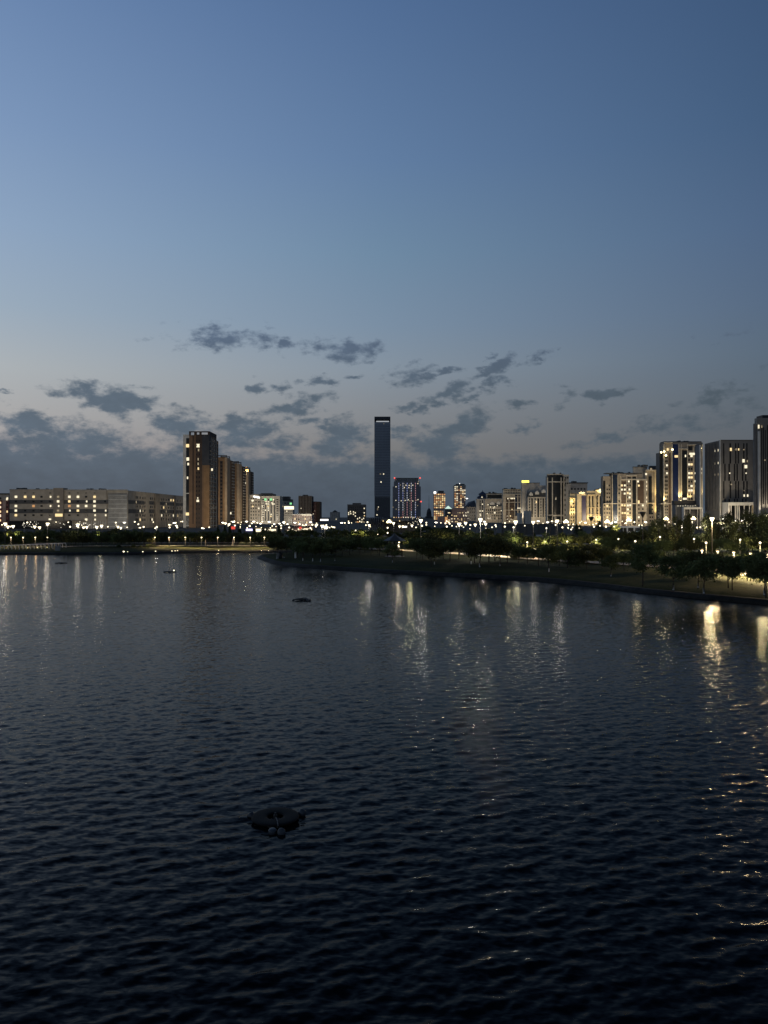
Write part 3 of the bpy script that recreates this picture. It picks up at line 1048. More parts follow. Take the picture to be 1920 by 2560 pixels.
b = Bld('spired_building', 'faint grey blue domed tower with a thin mast right of the striped hotel', 'building', 3000, 1066, 1081)
b.part('wall', slate, [(1064, 1082, 1291, None, 0, 40), (1067, 1079, 1284, 1291, 4, 30)])
MB().lathe([(9, 0), (9, 6), (7.5, 13), (4, 19), (1, 22)], 14, (b.x(1073), b.d + 15, b.z(1284))).build('dome', slate, b.root, True)
MB().tube([(b.x(1073), b.d + 15, b.z(1272)), (b.x(1073), b.d + 15, b.z(1237))], [1.0, 0.25]).build('mast', slate, b.root)
b.done()

b = Bld('apartment_tower', 'round amber lit tower covered in glowing window bands, lower of two', 'tower', 1500, 1085, 1113)
b.part('wall', pinkish, [(1085, 1113, 1232, None, 0, 22)])
b.part('roof', roofm, [(1096, 1110, 1226.6, 1232, 4, 12)])
b.part('roof_sign', SIGNW, [(1084.6, 1090, 1229, 1234, -1, 1)])
for i, y in enumerate(fr(1236, 1302, 15)):
    for j, p in enumerate(fr(1086.8, 1111.4, 6)):
        if i == 8:
            continue
        b.win(p, y, 3.4, 2.5, rnd.choice((LIT_Y, LIT_O, LIT_O, LIT_D, LIT_Y)), -0.3)
b.done()
b = Bld('apartment_tower', 'round amber lit tower with a wider crown, taller of two', 'tower', 1500, 1136, 1164)
b.part('wall', pinkish, [(1136.5, 1163.5, 1219, None, 0, 22)])
b.part('crown', beige, [(1135.6, 1164.4, 1212.5, 1219.5, -0.8, 24)])
b.part('roof', roofm, [(1141, 1162, 1209.6, 1212.5, 2, 18)])
b.part('beacon', SIGNW, [(1149, 1150.5, 1208, 1209.6, 4, 1)])
for i, y in enumerate(fr(1217, 1268, 13)):
    for j, p in enumerate(fr(1138, 1162, 6)):
        if rnd.random() < 0.66 or j == 0:
            b.win(p, y, 3.2, 2.0, rnd.choice((LIT_Y, LIT_O, LIT_W, LIT_D, LIT_D)), -0.9)
b.done()
b = Bld('shopping_building', 'rose shopping centre with a small green glass pyramid on its roof', 'building', 800, 1106, 1168)
b.part('wall', pinkish, [(1129, 1152, 1270, None, 1, 30), (1150, 1168, 1274, None, 2, 30), (1098, 1168, 1292, None, -3, 30)])
b.part('glass_block', glass_b, [(1112.5, 1129, 1272, None, 0, 20)])
px0, px1, pm, zb, zt = b.x(1113), b.x(1130), b.x(1121), b.z(1272), b.z(1264)
MB().add([(px0, b.d, zb), (px1, b.d, zb), (px1, b.d + 7, zb), (px0, b.d + 7, zb), (pm, b.d + 3.5, zt)], [(0, 1, 4), (1, 2, 4), (2, 3, 4), (3, 0, 4), (0, 3, 2, 1)]).build('glass_pyramid', em('pyramid_glow', (0.75, 1.0, 0.85), 0.9), b.root)
b.part('lit_panel', LIT_O, [(1112, 1118, 1292.5, 1312, -3.3, 0.3)])
for i in range(36):
    b.win(rnd.uniform(1118, 1166), rnd.choice([1282, 1288, 1290, 1297, 1300, 1304]), rnd.uniform(1.5, 3), 2, rnd.choice((LIT_W, LIT_Y, LIT_D)), -3.2)
b.done()

# --- ribbed pavilion in the middle distance
b = Bld('amphitheatre', 'low dark park pavilion with tall curved steel hoops at both ends', 'pavilion', 330, 922, 1052)
b.part('roof', mgrey, [(953, 1022, 1297, 1302.5, 0, 14)])
b.part('back_wall', dgrey, [(950, 1030, 1302.5, None, 9, 2)])
k = b.d / F
for i, (p, t) in enumerate([(922 + 5.2 * j, 1294 + 0.3 * abs(j - 3)) for j in range(7)] + [(1021 + 5.0 * j, 1296 - 0.5 * j) for j in range(7)]):
    rise = b.z(t) - G
    pts = [(b.x(p) + 0.5 * math.sin(a) + 0.9 * math.sin(a * 2) * 0.4, b.d + 5 - 4.5 * math.cos(a), G + rise * math.sin(a) ** 0.7 if 0 < a < 3.14 else G) for a in [math.pi * q / 14 for q in range(15)]]
    MB().tube(pts, 0.24, 6).build('hoop', steel, b.root)
b.part('stage_light', SIGNW, [(1005, 1017, 1315, 1318.5, -2, 0.4)])
MB().tube([(b.x(995), b.d - 2, b.z(1309)), (b.x(1005), b.d - 2, b.z(1315))], 0.2).build('stage_beam', pale, b.root)
for p in (958, 970, 975, 999):
    b.win(p, 1302.5, 2, 3, LIT_Y, -0.2)
for i in range(16):
    b.win(rnd.uniform(1018, 1052), rnd.uniform(1294, 1312), 1.4, 1.6, LIT_W, -0.6)
for p in fr(986, 1024, 10):
    b.part('mast', steel, [(p, p + 0.7, 1312, None, -3, 0.15)])
b.done()

# --- right bank row, from far to near
b = Bld('apartment_building', 'low beige block with sloping dark roof next to the amber towers', 'building', 1250, 1166, 1194)
b.part('wall', beige, [(1166, 1195, 1267, None, 0, 26)])
rx = MB()
rx.add([(b.x(1163), b.d - 1, b.z(1267)), (b.x(1192), b.d - 1, b.z(1267)), (b.x(1190), b.d + 20, b.z(1250)), (b.x(1174), b.d + 20, b.z(1255)), (b.x(1163), b.d + 30, b.z(1267)), (b.x(1192), b.d + 30, b.z(1267))], [(0, 1, 2, 3), (0, 3, 4), (1, 5, 2), (2, 5, 4, 3)])
rx.build('roof', roofm, b.root)
b.rows(fr(1170, 1191, 5), fr(1272, 1306, 5), 1.8, 3, 0.1)
b.done()

b = Bld('apartment_building', 'pale block crowned by a dark pagoda shaped turret', 'building', 1050, 1191, 1216)
b.part('wall', cream, [(1191, 1216, 1247, None, 0, 26)])
b.part('window_strip', glass_d, [(1199, 1201.6, 1251, 1300, -0.2, 0.3)])
b.part('window_strip', glass_d, [(1204.6, 1207.2, 1251, 1300, -0.2, 0.3)])
xc, yc = b.x(1208), b.d + 7
MB().lathe([(7, b.z(1247) - 0.2), (7, b.z(1244)), (8.4, b.z(1243)), (4.6, b.z(1238.6)), (4.4, b.z(1236.4)), (6.4, b.z(1235.6)), (2.6, b.z(1231)), (0.5, b.z(1228)), (0.12, b.z(1224))], 8, (xc, yc, 0)).build('turret', mat('blue_roof', (0.03, 0.045, 0.09)), b.root)
for (p, y) in ((1205, 1243), (1206, 1260.5), (1200, 1277.5), (1206, 1277.5), (1200.3, 1285.5), (1201, 1289)):
    b.win(p, y, 2.6, 2.6, LIT_W, -0.6)
b.done()


def gables(b, spec, m=pale):
    for (p0, p1, yt, yb) in spec:
        x0, x1, xm = b.x(p0), b.x(p1), b.x((p0 + p1) / 2)
        y0, y1 = b.d - 0.6, b.d + 4
        zm = b.z(yb) + (b.z(yt) - b.z(yb)) * 0.5
        MB().add([(x0, y0, b.z(yb)), (x1, y0, b.z(yb)), (x1, y0, zm), (xm, y0, b.z(yt)), (x0, y0, zm), (x0, y1, b.z(yb)), (x1, y1, b.z(yb)), (x1, y1, zm), (xm, y1, b.z(yt)), (x0, y1, zm)],
                 [(0, 1, 2, 3, 4), (9, 8, 7, 6, 5), (0, 4, 9, 5), (1, 6, 7, 2), (2, 7, 8, 3), (3, 8, 9, 4), (0, 5, 6, 1)]).build('gable', m, b.root)


b = Bld('apartment_building', 'beige block with two white gables below a dark banded attic', 'building', 930, 1212, 1256)
b.part('wall', beige, [(1212, 1256, 1247, None, 0, 26)])
b.part('attic', greyw, [(1217, 1256, 1234.5, 1247, 1.5, 22)])
b.part('roof', roofm, [(1216, 1256.4, 1233, 1234.5, 0.8, 24)])
b.part('attic_glazing', glass_d, [(1219, 1255, 1237, 1245, 1.2, 0.4)])
b.part('mansard', roofm, [(1222, 1255, 1258, 1266, -0.5, 0.6)])
gables(b, [(1224, 1236, 1253.5, 1262), (1241.5, 1250.5, 1252.5, 1261)])
for p in fr(1213, 1255, 9):
    b.trim(p - 0.5, p + 0.5, 1268, None)
for y in (1247, 1270, 1284, 1300, 1305):
    b.trim(1212, 1256, y, y + 1.4, -0.6, 0.8)
b.rows(fr(1215.8, 1252.6, 8), fr(1275, 1296, 4), 3, 4.4, 0.05)
for (p, y) in ((1220, 1261.6), (1226, 1267.5), (1236, 1267), (1243, 1264), (1253, 1276.5), (1218, 1284), (1234, 1270)):
    b.win(p, y, 2, 2.2, LIT_W, -0.7)
roof_bits(b, 1220, 1252, 1233, 4, 11)
b.done(cream)

b = Bld('apartment_building', 'beige block with blue glass bay strips and a windowed attic storey', 'building', 830, 1257, 1308)
b.part('wall', beige, [(1257, 1308, 1236, None, 0, 26)])
b.part('attic', cream, [(1258.5, 1307, 1223.5, 1235.6, 0.8, 20)])
b.part('roof', roofm, [(1258, 1308, 1222, 1223.5, 0.2, 22)])
b.part('bay_strip', glass_b, [(1287.6, 1293, 1237.6, 1290, -0.5, 0.6)])
b.part('bay_strip', glass_b, [(1296, 1299.4, 1237.6, 1300, -0.5, 0.6)])
b.part('window_strip', brown_d, [(1265, 1271, 1244, 1306, -0.15, 0.3)])
b.part('window_strip', brown_d, [(1273.5, 1286, 1247, 1300, -0.15, 0.3)])
for p in (1257.6, 1261.5, 1264.2, 1272.3, 1287, 1294.5, 1300.5, 1306.5):
    b.trim(p - 0.5, p + 0.5, 1240, None)
for y in (1235.2, 1241.5, 1255, 1274.5, 1303):
    b.trim(1257, 1308, y, y + 1.4, -0.6, 0.9)
b.rows(fr(1263, 1304, 11), [1227, 1231.8], 2.4, 3, 0.0, f=0.7)
b.rows([1267.8, 1276, 1280, 1284], fr(1250, 1298, 7), 2.2, 3.4, 0.03, f=-0.2)
for (p, y, w) in ((1269.5, 1246.5, 2), (1277.6, 1246.2, 2.6), (1281, 1246.2, 2.6), (1285.4, 1246.2, 2.6), (1295, 1270.5, 3), (1299.5, 1270.5, 2.6), (1303.8, 1276.5, 3.6), (1295, 1293.5, 3)):
    b.win(p, y, w, 3, LIT_W, -0.7)
roof_bits(b, 1262, 1302, 1222, 4, 12)
b.done(cream)

b = Bld('apartment_building', 'grey brown block under a yellow glowing roof sign with three white gables', 'building', 790, 1307, 1368)
b.part('wall', greyw, [(1307, 1352, 1207.5, None, 6, 26), (1350, 1368, 1213, None, 5.5, 20), (1319, 1368, 1243, None, 0, 6)])
b.part('roof', roofm, [(1318, 1353, 1206, 1207.5, 5.5, 27)])
b.part('mansard', roofm, [(1321, 1368, 1231, 1243, 1.5, 4)])
sg = b.part('roof_sign', SIGNY, [(1307, 1325, 1200.6, 1206, 5, 0.7)])
gables(b, [(1323, 1332, 1230, 1239), (1338, 1347.5, 1226.5, 1236), (1354, 1364.5, 1223, 1232)])
for p in (1320.5, 1327, 1333, 1342, 1349, 1355, 1361, 1367):
    b.trim(p - 0.7, p + 0.7, 1244, None)
for y in (1242.5, 1294, 1302):
    b.trim(1319, 1368, y, y + 1.3, -0.6, 0.9)
for p0, p1 in ((1328.4, 1332), (1343.4, 1348), (1356.5, 1360)):
    b.part('window_strip', glass_d, [(p0, p1, 1246, 1293, -0.15, 0.3)])
b.rows([1324, 1338, 1352.3, 1364], fr(1248, 1290, 7), 2.4, 3.6, 0.02, f=-0.1)
b.win(1340.5, 1255, 2.8, 5, LIT_Y, -0.5)
b.done(cream)
for (p0, p1, top, what) in ((1297, 1305.5, 1282.5, 'pale grey blank panel block, slimmer of two in front of the gabled blocks'), (1313, 1328, 1277, 'pale grey tapering block, wider of two above the dark hoarding')):
    b = Bld('service_building', what, 'building', 420, p0, p1)
    b.part('wall', mat('pale_panel', (0.42, 0.42, 0.40), 0.7, 0.06), [(p0, p1, top + 1, None, 0, 5)])
    b.part('cap', pale, [(p0 - 0.3, p1 + 0.3, top, top + 1, -0.1, 5.2)])
    b.part('seam_trim', greyw, [(p0 + (p1 - p0) * 0.45, p0 + (p1 - p0) * 0.5, top + 1, None, -0.06, 0.1)])
    b.done()

b = Bld('apartment_tower', 'tower with curved dark glass front framed by pale columns and cornice', 'tower', 700, 1369, 1424)
b.part('wall', greyw, [(1369, 1424, 1190, None, 2.6, 26)])
cg = MB()
n = 9
ring = [(PX(1369 + 42 * i / (n - 1), b.d), b.d + 3 - 4.5 * math.sin(math.pi * i / (n - 1)) ** 0.8) for i in range(n)]
cv, cf = [], []
for z in (G, b.z(1186.5)):
    cv += [(x, y, z) for x, y in ring]
cf = [(i, i + 1, n + i + 1, n + i) for i in range(n - 1)] + [tuple(range(n, 2 * n))]
cg.add(cv, cf)
cg.build('curved_glass', glass_d, b.root)
cor = MB()
for yt, yb in ((1184.6, 1187.4), (1203.5, 1206), (1287, 1290.5), (1302, 1305)):
    vs, fs = [], []
    for z in (b.z(yb), b.z(yt)):
        for s_ in (0, 1):
            for x, y in ring:
                vs.append((x, y - 0.7 + 2.2 * s_, z))
    for i in range(n - 1):
        fs += [(i, i + 1, 2 * n + i + 1, 2 * n + i), (2 * n + i, 2 * n + i + 1, 3 * n + i + 1, 3 * n + i), (i, n + i, n + i + 1, i + 1)]
    cor.add(vs, fs)
cor.build('cornice_trim', cream, b.root)
b.part('upper_drum', cream, [(1372, 1400, 1184, 1186.5, 2, 12)])
for p in (1370, 1380.6, 1402.5, 1411):
    b.trim(p - 1.2, p + 1.2, 1194, None, -1.0 if 1375 < p < 1405 else 1.6, 2.4)
b.trim(1405, 1424, 1186.4, 1189, 1.8, 3)
b.rows([1416, 1421], fr(1194, 1208, 2), 3, 4, 0.0, f=2.5)
b.rows([1407, 1414], fr(1200, 1300, 9), 3.2, 6, 0.0, f=2.5)
b.win(1389, 1244, 1.6, 3, LIT_D, -1.7)
b.win(1388.6, 1247.6, 1.6, 2, LIT_W, -1.7)
roof_bits(b, 1380, 1415, 1184, 3, 13)
b.done(cream)

yl = mat('yellow_stone', (0.48, 0.40, 0.26), 0.85, 0.12)
b = Bld('apartment_building', 'set back grey block with flat slab roof behind yellow floodlit fronts', 'building', 760, 1407, 1473)
b.part('wall', greyw, [(1424, 1471, 1208, None, 4, 24)])
b.part('roof', roofm, [(1423, 1473, 1205.5, 1208, 3.4, 26)])
b.part('front_bay', beige, [(1407.5, 1426, 1211, None, 0, 20)])
b.trim(1407, 1427, 1209.5, 1212.5, -0.6, 2)
for p in (1408.4, 1416.5, 1425):
    b.trim(p - 0.8, p + 0.8, 1213, None)
b.rows([1412.5], fr(1225, 1300, 9), 3.4, 4.2, 0.04)
b.rows([1432, 1440, 1448, 1456, 1464], [1222], 4, 4.2, 0.0, f=3.9)
b.part('window_strip', glass_d, [(1419.5, 1423.5, 1225, 1300, -0.15, 0.3)])
roof_bits(b, 1430, 1466, 1205.5, 5, 14)
b.done(cream)
b = Bld('apartment_building', 'lower front lit strong yellow from below by spotlights', 'building', 640, 1424, 1456)
b.part('wall', yl, [(1424, 1456, 1245, None, 0, 20)])
b.part('upper_wall', yl, [(1426.5, 1444, 1234, 1245, 1, 14)])
b.part('roof', roofm, [(1426, 1456.4, 1232.6, 1234, 0.6, 16)])
for p in (1425.6, 1431, 1437, 1443.5, 1449, 1454.5):
    b.trim(p - 0.9, p + 0.9, 1246, None)
for y in (1244.6, 1270.5, 1288):
    b.trim(1424, 1456, y, y + 1.3, -0.6, 0.8)
b.rows([1428.4, 1434, 1440.2, 1446.4, 1451.8], fr(1251, 1310, 8), 3, 4.6, 0.06)
b.done(yl)
b = Bld('apartment_building', 'stepped yellow lit block with a violet glass strip and orange lit roof edge', 'building', 600, 1444, 1512)
b.part('wall', yl, [(1444, 1470, 1235, None, 2, 22), (1468, 1490, 1227, None, 1, 22), (1488, 1512, 1224.5, None, 0, 22)])
b.part('roof_edge', cream, [(1450, 1469.5, 1230, 1235, 3, 8)])
b.part('roof_edge', cream, [(1497, 1509.5, 1222.5, 1229, -0.4, 2)])
b.part('violet_strip', mat('violet_glass', (0.05, 0.045, 0.09), 0.3), [(1456, 1466.5, 1240, 1302, 1.4, 0.8)])
for p in (1470, 1478, 1489, 1496.5, 1504, 1511):
    b.trim(p - 0.8, p + 0.8, 1238, None, -0.35 if p > 1488 else 0.6)
for y in (1236, 1268, 1286):
    b.trim(1468, 1512, y, y + 1.2, -0.5, 1.9)
for p0, p1 in ((1473, 1476), (1481, 1484.6), (1491, 1494), (1499, 1502)):
    b.part('window_strip', glass_d, [(p0, p1, 1240, 1290, -0.2 if p0 > 1488 else 0.8, 0.3)])
b.rows([1507.5, 1494.5], fr(1240, 1312, 9), 2.6, 4.2, 0.08)
b.rows([1472, 1486], fr(1292, 1314, 3), 2.6, 4.2, 0.3, f=0.9)
roof_bits(b, 1470, 1505, 1224.5, 4, 15)
b.done(yl)

b = Bld('apartment_building', 'broad ochre block with long blue glass strip and dark balcony recesses', 'building', 560, 1510, 1616)
b.part('wall', beige_d, [(1530, 1606, 1184, None, 0, 24)])
b.part('side_bay', beige_d, [(1510, 1530, 1190, None, 2.5, 20)])
b.part('roof', roofm, [(1516, 1606, 1182, 1184.2, 0.6, 24)])
b.part('blue_glass_strip', glass_b, [(1532, 1543.5, 1187, 1312, -0.5, 0.6)])
b.part('balcony_recess', brown_d, [(1553, 1565, 1203, 1318, -0.12, 0.3)])
b.part('balcony_recess', brown_d, [(1594.5, 1609.5, 1202.5, 1258, -0.14, 0.4)])
b.part('dark_glass_strip', glass_d, [(1581, 1590, 1192.5, 1312, -0.3, 0.4)])
b.part('dark_glass_strip', glass_d, [(1510.5, 1516, 1202, 1260, 2.3, 0.3)])
b.part('balcony_recess', glass_d, [(1569, 1577, 1193, 1207, -0.2, 0.3)])
b.part('end_bay', beige, [(1606, 1616, 1196, None, 0.4, 18)])
for p in (1531, 1544.4, 1551.8, 1566.3, 1579.6, 1591.4, 1615):
    b.trim(p - 0.7, p + 0.7, 1188, None)
b.trim(1552, 1616, 1197, 1200, -0.7, 1.4)
b.trim(1566, 1592, 1187, 1190, -0.7, 1.2)
b.trim(1510, 1616, 1258.5, 1260, -0.55, 3.0)
lit_1 = [(1554.6, 1213.5), (1562, 1213.5), (1554.6, 1224), (1562, 1224), (1561.6, 1234), (1555.4, 1263), (1561.6, 1263.5), (1556, 1282.5), (1562.4, 1282.5), (1572, 1203.5), (1573.6, 1223.6), (1569.4, 1232.5), (1575, 1234), (1573.6, 1243.6),
         (1569.4, 1263.5), (1575.4, 1263), (1569.3, 1273.5), (1569.4, 1283.6), (1575.2, 1292.6), (1569.4, 1293), (1597, 1214), (1595, 1203.6), (1596.6, 1253.5), (1596.6, 1256.6), (1607, 1263.4), (1597, 1293), (1520.4, 1264.5), (1520.6, 1293)]
for (p, y) in lit_1:
    b.win(p, y, 4.2, 4.8, rnd.choice((LIT_W, LIT_Y)), -0.2 if p > 1530 else 2.2)
used = {(round(p / 4), round(y / 6)) for p, y in lit_1}
for y in fr(1213.5, 1312, 11):
    for p in (1513.5, 1520.5, 1526, 1547.8, 1569.4, 1575.2, 1597, 1607):
        if (round(p / 4), round(y / 6)) not in used and not (p > 1590 and y < 1262):
            b.win(p, y, 3.2, 4.2, LIT_D if rnd.random() < 0.05 else glass_d, -0.1 if p > 1530 else 2.4)
for y in fr(1213.5, 1310, 11):
    b.win(1559, y, 11, 0.8, mgrey, -0.15)
roof_bits(b, 1535, 1600, 1182, 5, 16)
b.done(cream)
b = Bld('apartment_building', 'grey stepped block with a column of lit square windows and yellow pier', 'building', 590, 1594, 1652)
b.part('wall', beige_d, [(1618, 1652, 1176, None, 4, 24)])
b.part('upper_block', greyw, [(1594, 1628, 1166, None, 9, 22)])
b.part('roof', roofm, [(1593, 1630, 1164.5, 1166, 8.6, 23), (1634, 1650, 1162.6, 1176, 8, 14)])
b.part('yellow_pier', yl, [(1640, 1647, 1174, None, 3, 1.2)])
b.part('dark_glass_strip', glass_d, [(1626, 1634, 1190, 1286, 3.6, 0.5)])
b.trim(1618, 1652, 1173.6, 1176.4, 3.2, 1.4)
b.trim(1618, 1652, 1257, 1258.4, 3.2, 1.2)
for i, y in enumerate((1184.4, 1194.5, 1204, 1215, 1223.6, 1233.6, 1243.6, 1253.6, 1263.6, 1273.6, 1283.4, 1293, 1302)):
    b.win(1619.6, y, 4.4, 4.8, LIT_W if i in (0, 2, 3, 4, 6, 7) else (LIT_D if i == 11 else glass_d), 3.8)
    if y > 1258:
        b.win(1630, y, 3, 4, glass_d, 3.8)
        b.win(1635.6, y, 3, 4, glass_d, 3.8)
b.win(1632, 1171.6, 4.4, 4.4, LIT_D, 3.6)
b.rows([1649.6], fr(1184, 1300, 12), 2.4, 3.6, 0.02, f=3.9)
roof_bits(b, 1600, 1628, 1164.5, 4, 17)
b.done(cream)

b = Bld('apartment_tower', 'large pale apartment tower with navy glass strip and corner floodlights at the roof', 'tower', 470, 1652, 1757)
b.part('wall', beige_d, [(1659, 1757, 1106, None, 0, 22)])
b.part('glass_corner', glass_d, [(1651.5, 1659, 1131, None, 1.6, 14)])
b.part('roof', roofm, [(1662, 1756, 1102.8, 1106, 1, 20), (1697, 1722, 1102, 1103, 4, 8)])
b.part('navy_glass_strip', mat('navy_glass', (0.012, 0.022, 0.075), 0.3, 0.1), [(1682, 1695, 1111, 1308, -0.5, 0.8)])
b.part('dark_glass_strip', glass_d, [(1705, 1718, 1126, 1256, -0.2, 0.4)])
b.part('dark_glass_strip', glass_d, [(1736.5, 1746, 1117, 1253, -0.2, 0.4)])
b.part('brown_strip', brown_d, [(1671.5, 1677, 1132, 1300, -0.15, 0.3)])
b.part('recess', glass_d, [(1720, 1731, 1115.5, 1126, -0.15, 0.3)])
for p in (1660, 1680, 1697, 1703.5, 1719, 1734.8, 1747, 1755.5):
    b.trim(p - 1.1, p + 1.1, 1110, None)
for y, p0, p1 in ((1105.4, 1659, 1681), (1121, 1697, 1719), (1111, 1718, 1757), (1258, 1651, 1682)):
    b.trim(p0, p1, y, y + 2.2, -0.8, 1.6)
for y in fr(1143.5, 1252, 12):
    for p in (1662.7, 1667.4):
        lit = (y, p) and (abs(y - 1163) < 3 or abs(y - 1184) < 4 or abs(y - 1228) < 3) and p > 1664
        b.win(p, y, 3.4 if not lit else 4.2, 4.6, LIT_W if lit else glass_d, -0.1)
for y in (1266, 1274, 1282, 1290):
    for p in (1648, 1653.5, 1662.5, 1668):
        b.win(p, y, 3, 4.2, glass_d, -0.1 if p > 1659 else 1.5)
litc = {1140: (1,), 1150: (), 1161: (0, 1), 1172: (), 1183: (0, 1), 1193.5: (0, 1), 1204: (), 1215: (1,), 1226: (0, 1), 1236.5: (), 1247: ()}
for y, l in litc.items():
    for i, p in enumerate((1722.6, 1729)):
        b.win(p, y, 5 if i in l else 3.8, 5, rnd.choice((LIT_W, LIT_Y)) if i in l else glass_d, -0.15)
for (p, y, w, h) in ((1690, 1141, 8, 5.5), (1713, 1140, 2.6, 5.5), (1668.6, 1123.6, 4, 6), (1751.4, 1172.6, 4.4, 5), (1751.4, 1183, 4, 4.4), (1740, 1203, 8, 5), (1739, 1215, 3, 4), (1738, 1183, 3.6, 4), (1709, 1247, 5, 5), (1714, 1247, 3, 5), (1726, 1134.6, 6, 5), (1733, 1134.8, 6, 5.4)):
    b.win(p, y, w, h, LIT_Y if p in (1690, 1668.6) else LIT_W, -0.7)
roof_bits(b, 1690, 1750, 1102.8, 4, 18)
o0 = b.root['_org']
for (p, y) in ((1651, 1131.5), (1658.5, 1129.4), (1679, 1124.5), (1663, 1139), (1749.5, 1121.5)):
    MB().lathe([(0.1, -.55), (.55, -.2), (.6, .2), (.2, .55)], 8, (b.x(p), b.d - 1.6, b.z(y))).build('floodlight', LAMPY, b.root)
b.done(cream)

# dark offices with slit windows
b = Bld('office_building', 'dark grey office block with staggered slit windows and glazed entrance hall', 'building', 400, 1799, 1896)
X0, X1 = b.x(1799), b.x(1896)
dep = 400 * ((1799 - 960) / (1762 - 960) - 1)
zt = b.z(1101)
MB().box(X0, X1, 400, 400 + dep, G, zt).build('wall', mat('graphite_panel', (0.19, 0.18, 0.165), 0.6, 0.1), b.root)
b.part('edge_fin', pale, [(1798.6, 1801.2, 1099.5, None, -0.7, 0.7)])
b.part('parapet', dgrey, [(1801.3, 1896, 1099.4, 1101, -0.2, 0.5)])
for (y0, y1, off) in ((1108, 1159, 0), (1159.6, 1202, 3), (1203, 1246, 0), (1247, 1255, 3)):
    for p, w in ((1809.5, 3), (1826, 3.6), (1839.5, 3.2), (1846, 3), (1859.6, 3), (1867.6, 3), (1886, 3), (1893, 3)):
        b.part('slit_window', black, [(p + off * (1 if p < 1815 or p > 1880 else -1) - w / 2, p + off * (1 if p < 1815 or p > 1880 else -1) + w / 2, y0, y1, -0.14, 0.2)])
sl = MB()
for i, Y in enumerate(fr(400 + 2.0, 400 + dep - 1.5, 9)):
    MB().box(X0 - 0.15, X0 + .1, Y, Y + (1.0 if i % 2 else 0.7), b.z(1273), b.z(1104 + (i % 3))).build('slit_window', black, b.root)
    sl.box(X0 - 0.5, X0 - 0.02, Y - 0.55, Y - 0.25, b.z(1276), zt - 0.3)
sl.build('fin_trim', mgrey, b.root)
for (p, y, w, h, m) in ((1827, 1123.5, 4, 7.5, LIT_Y), (1840, 1123.5, 2, 5, LIT_D), (1846.4, 1123.5, 2.4, 5, LIT_Y), (1859.6, 1124, 2, 3, LIT_D), (1858.6, 1152, 5, 8, LIT_W), (1868, 1153, 1.8, 6, LIT_D), (1864.4, 1166.6, 6, 8, LIT_W),
                        (1824, 1183, 2.4, 3, LIT_W), (1865, 1183, 2.4, 3, LIT_W), (1860, 1239, 2.6, 6, LIT_W), (1868.6, 1239, 2.8, 6, LIT_W), (1860, 1226.6, 1.8, 2, LIT_D), (1828, 1211, 3, 3.5, LIT_D)):
    b.win(p, y, w, h, m, -0.3)
b.side(1799, [1795.5, 1787.6, 1787.4], [1125, 1157, 1185.5], 2, 4, 1.0, sgn=-1, wm=0.9, hm=1.2)
# entrance hall
b.part('hall_frame', pale, [(1801.4, 1877, 1256.4, 1264, -9, 8), (1801.4, 1804.6, 1264, None, -9, 8), (1873.6, 1877, 1264, None, -9, 8)])
b.part('hall_side_wall', greyw, [(1877, 1890, 1256.4, None, -8.6, 8.4)])
b.part('hall_glass', glass_d, [(1804.6, 1873.6, 1264, None, -2, 0.3)])
for p in (1810, 1820.5, 1825, 1829.5, 1842, 1855):
    b.part('hall_column', pale, [(p, p + 1.8, 1264, None, -8, 0.5)])
b.part('hall_column', yl, [(1862, 1865, 1264, None, -8.2, 0.6)])
b.part('hall_light', SHOP, [(1835, 1872, 1304, 1307.5, -7, 0.4)])
b.done()
b = Bld('office_building', 'low glazed annex with white portal frame below the pale tower', 'building', 405, 1696, 1757)
b.part('wall', mgrey, [(1696, 1756, 1262, None, 4, 14)])
b.part('roof', black, [(1697, 1756, 1251, 1262, 6, 12)])
b.part('portal_frame', pale, [(1708, 1754, 1268, 1273, -1, 3), (1708, 1710, 1273, None, -1, 3), (1752.4, 1755, 1268, None, -1.2, 3.2)])
b.part('portal_glass', glass_d, [(1710, 1752.4, 1273, None, 1.5, 0.3)])
for p in (1724.6, 1743.8):
    b.part('column', pale, [(p, p + 1.3, 1273, None, 0, 0.4)])
for p in fr(1702, 1752, 9):
    b.win(p, 1264 + rnd.uniform(-1, 1), 1.3, 1.6, LIT_W, 3.8)
b.done()
b = Bld('office_building', 'slim dark office slab with narrow pale fins beside the staggered slit windows', 'building', 402.5, 1755, 1763)
b.part('wall', mgrey, [(1756, 1762, 1110, None, 4, 14)])
b.part('edge_fin', pale, [(1754.4, 1756.6, 1111, None, 2, 1)])
b.part('cap', dgrey, [(1755, 1762.4, 1108.4, 1110, 3.6, 14)])
b.done()
b = Bld('office_tower', 'dark finned tower cut off by the photo edge, tallest on the bank', 'tower', 370, 1897, 1960)
X0, X1 = b.x(1896), b.x(1985)
MB().box(X0, X1, 371, 373.6, G, b.z(1044)).build('wall', mat('graphite_panel', (0.1, 0.1, 0.1)), b.root)
b.part('roof', black, [(1912, 1985, 1036, 1044, 2, 12)])
b.part('side_fin', mgrey, [(1889.5, 1895, 1058, None, 1.6, 0.8)])
b.part('edge_fin', pale, [(1897, 1901.5, 1078, None, 0, 0.9)])
for i, p in enumerate((1905.5, 1910, 1915.6, 1921, 1929, 1937)):
    b.part('slit_window', black, [(p, p + (2.2 if i % 2 else 1.4), 1062 + (i % 3) * 6, 1270 - (i % 2) * 10, 0.7, 0.4)])
b.win(1899, 1066, 3, 9, LIT_W, 0.6)
b.win(1906.6, 1066, 2, 6, LIT_D, 0.6)
b.win(1914, 1150, 2, 3, LIT_D, 0.5)
b.part('lit_base_wall', pale, [(1906, 1985, 1286, None, -2, 3)])
b.done()
b = Bld('podium_wall', 'pale terrace wall with a glowing yellow strip along its top', 'wall', 330, 1780, 1890)
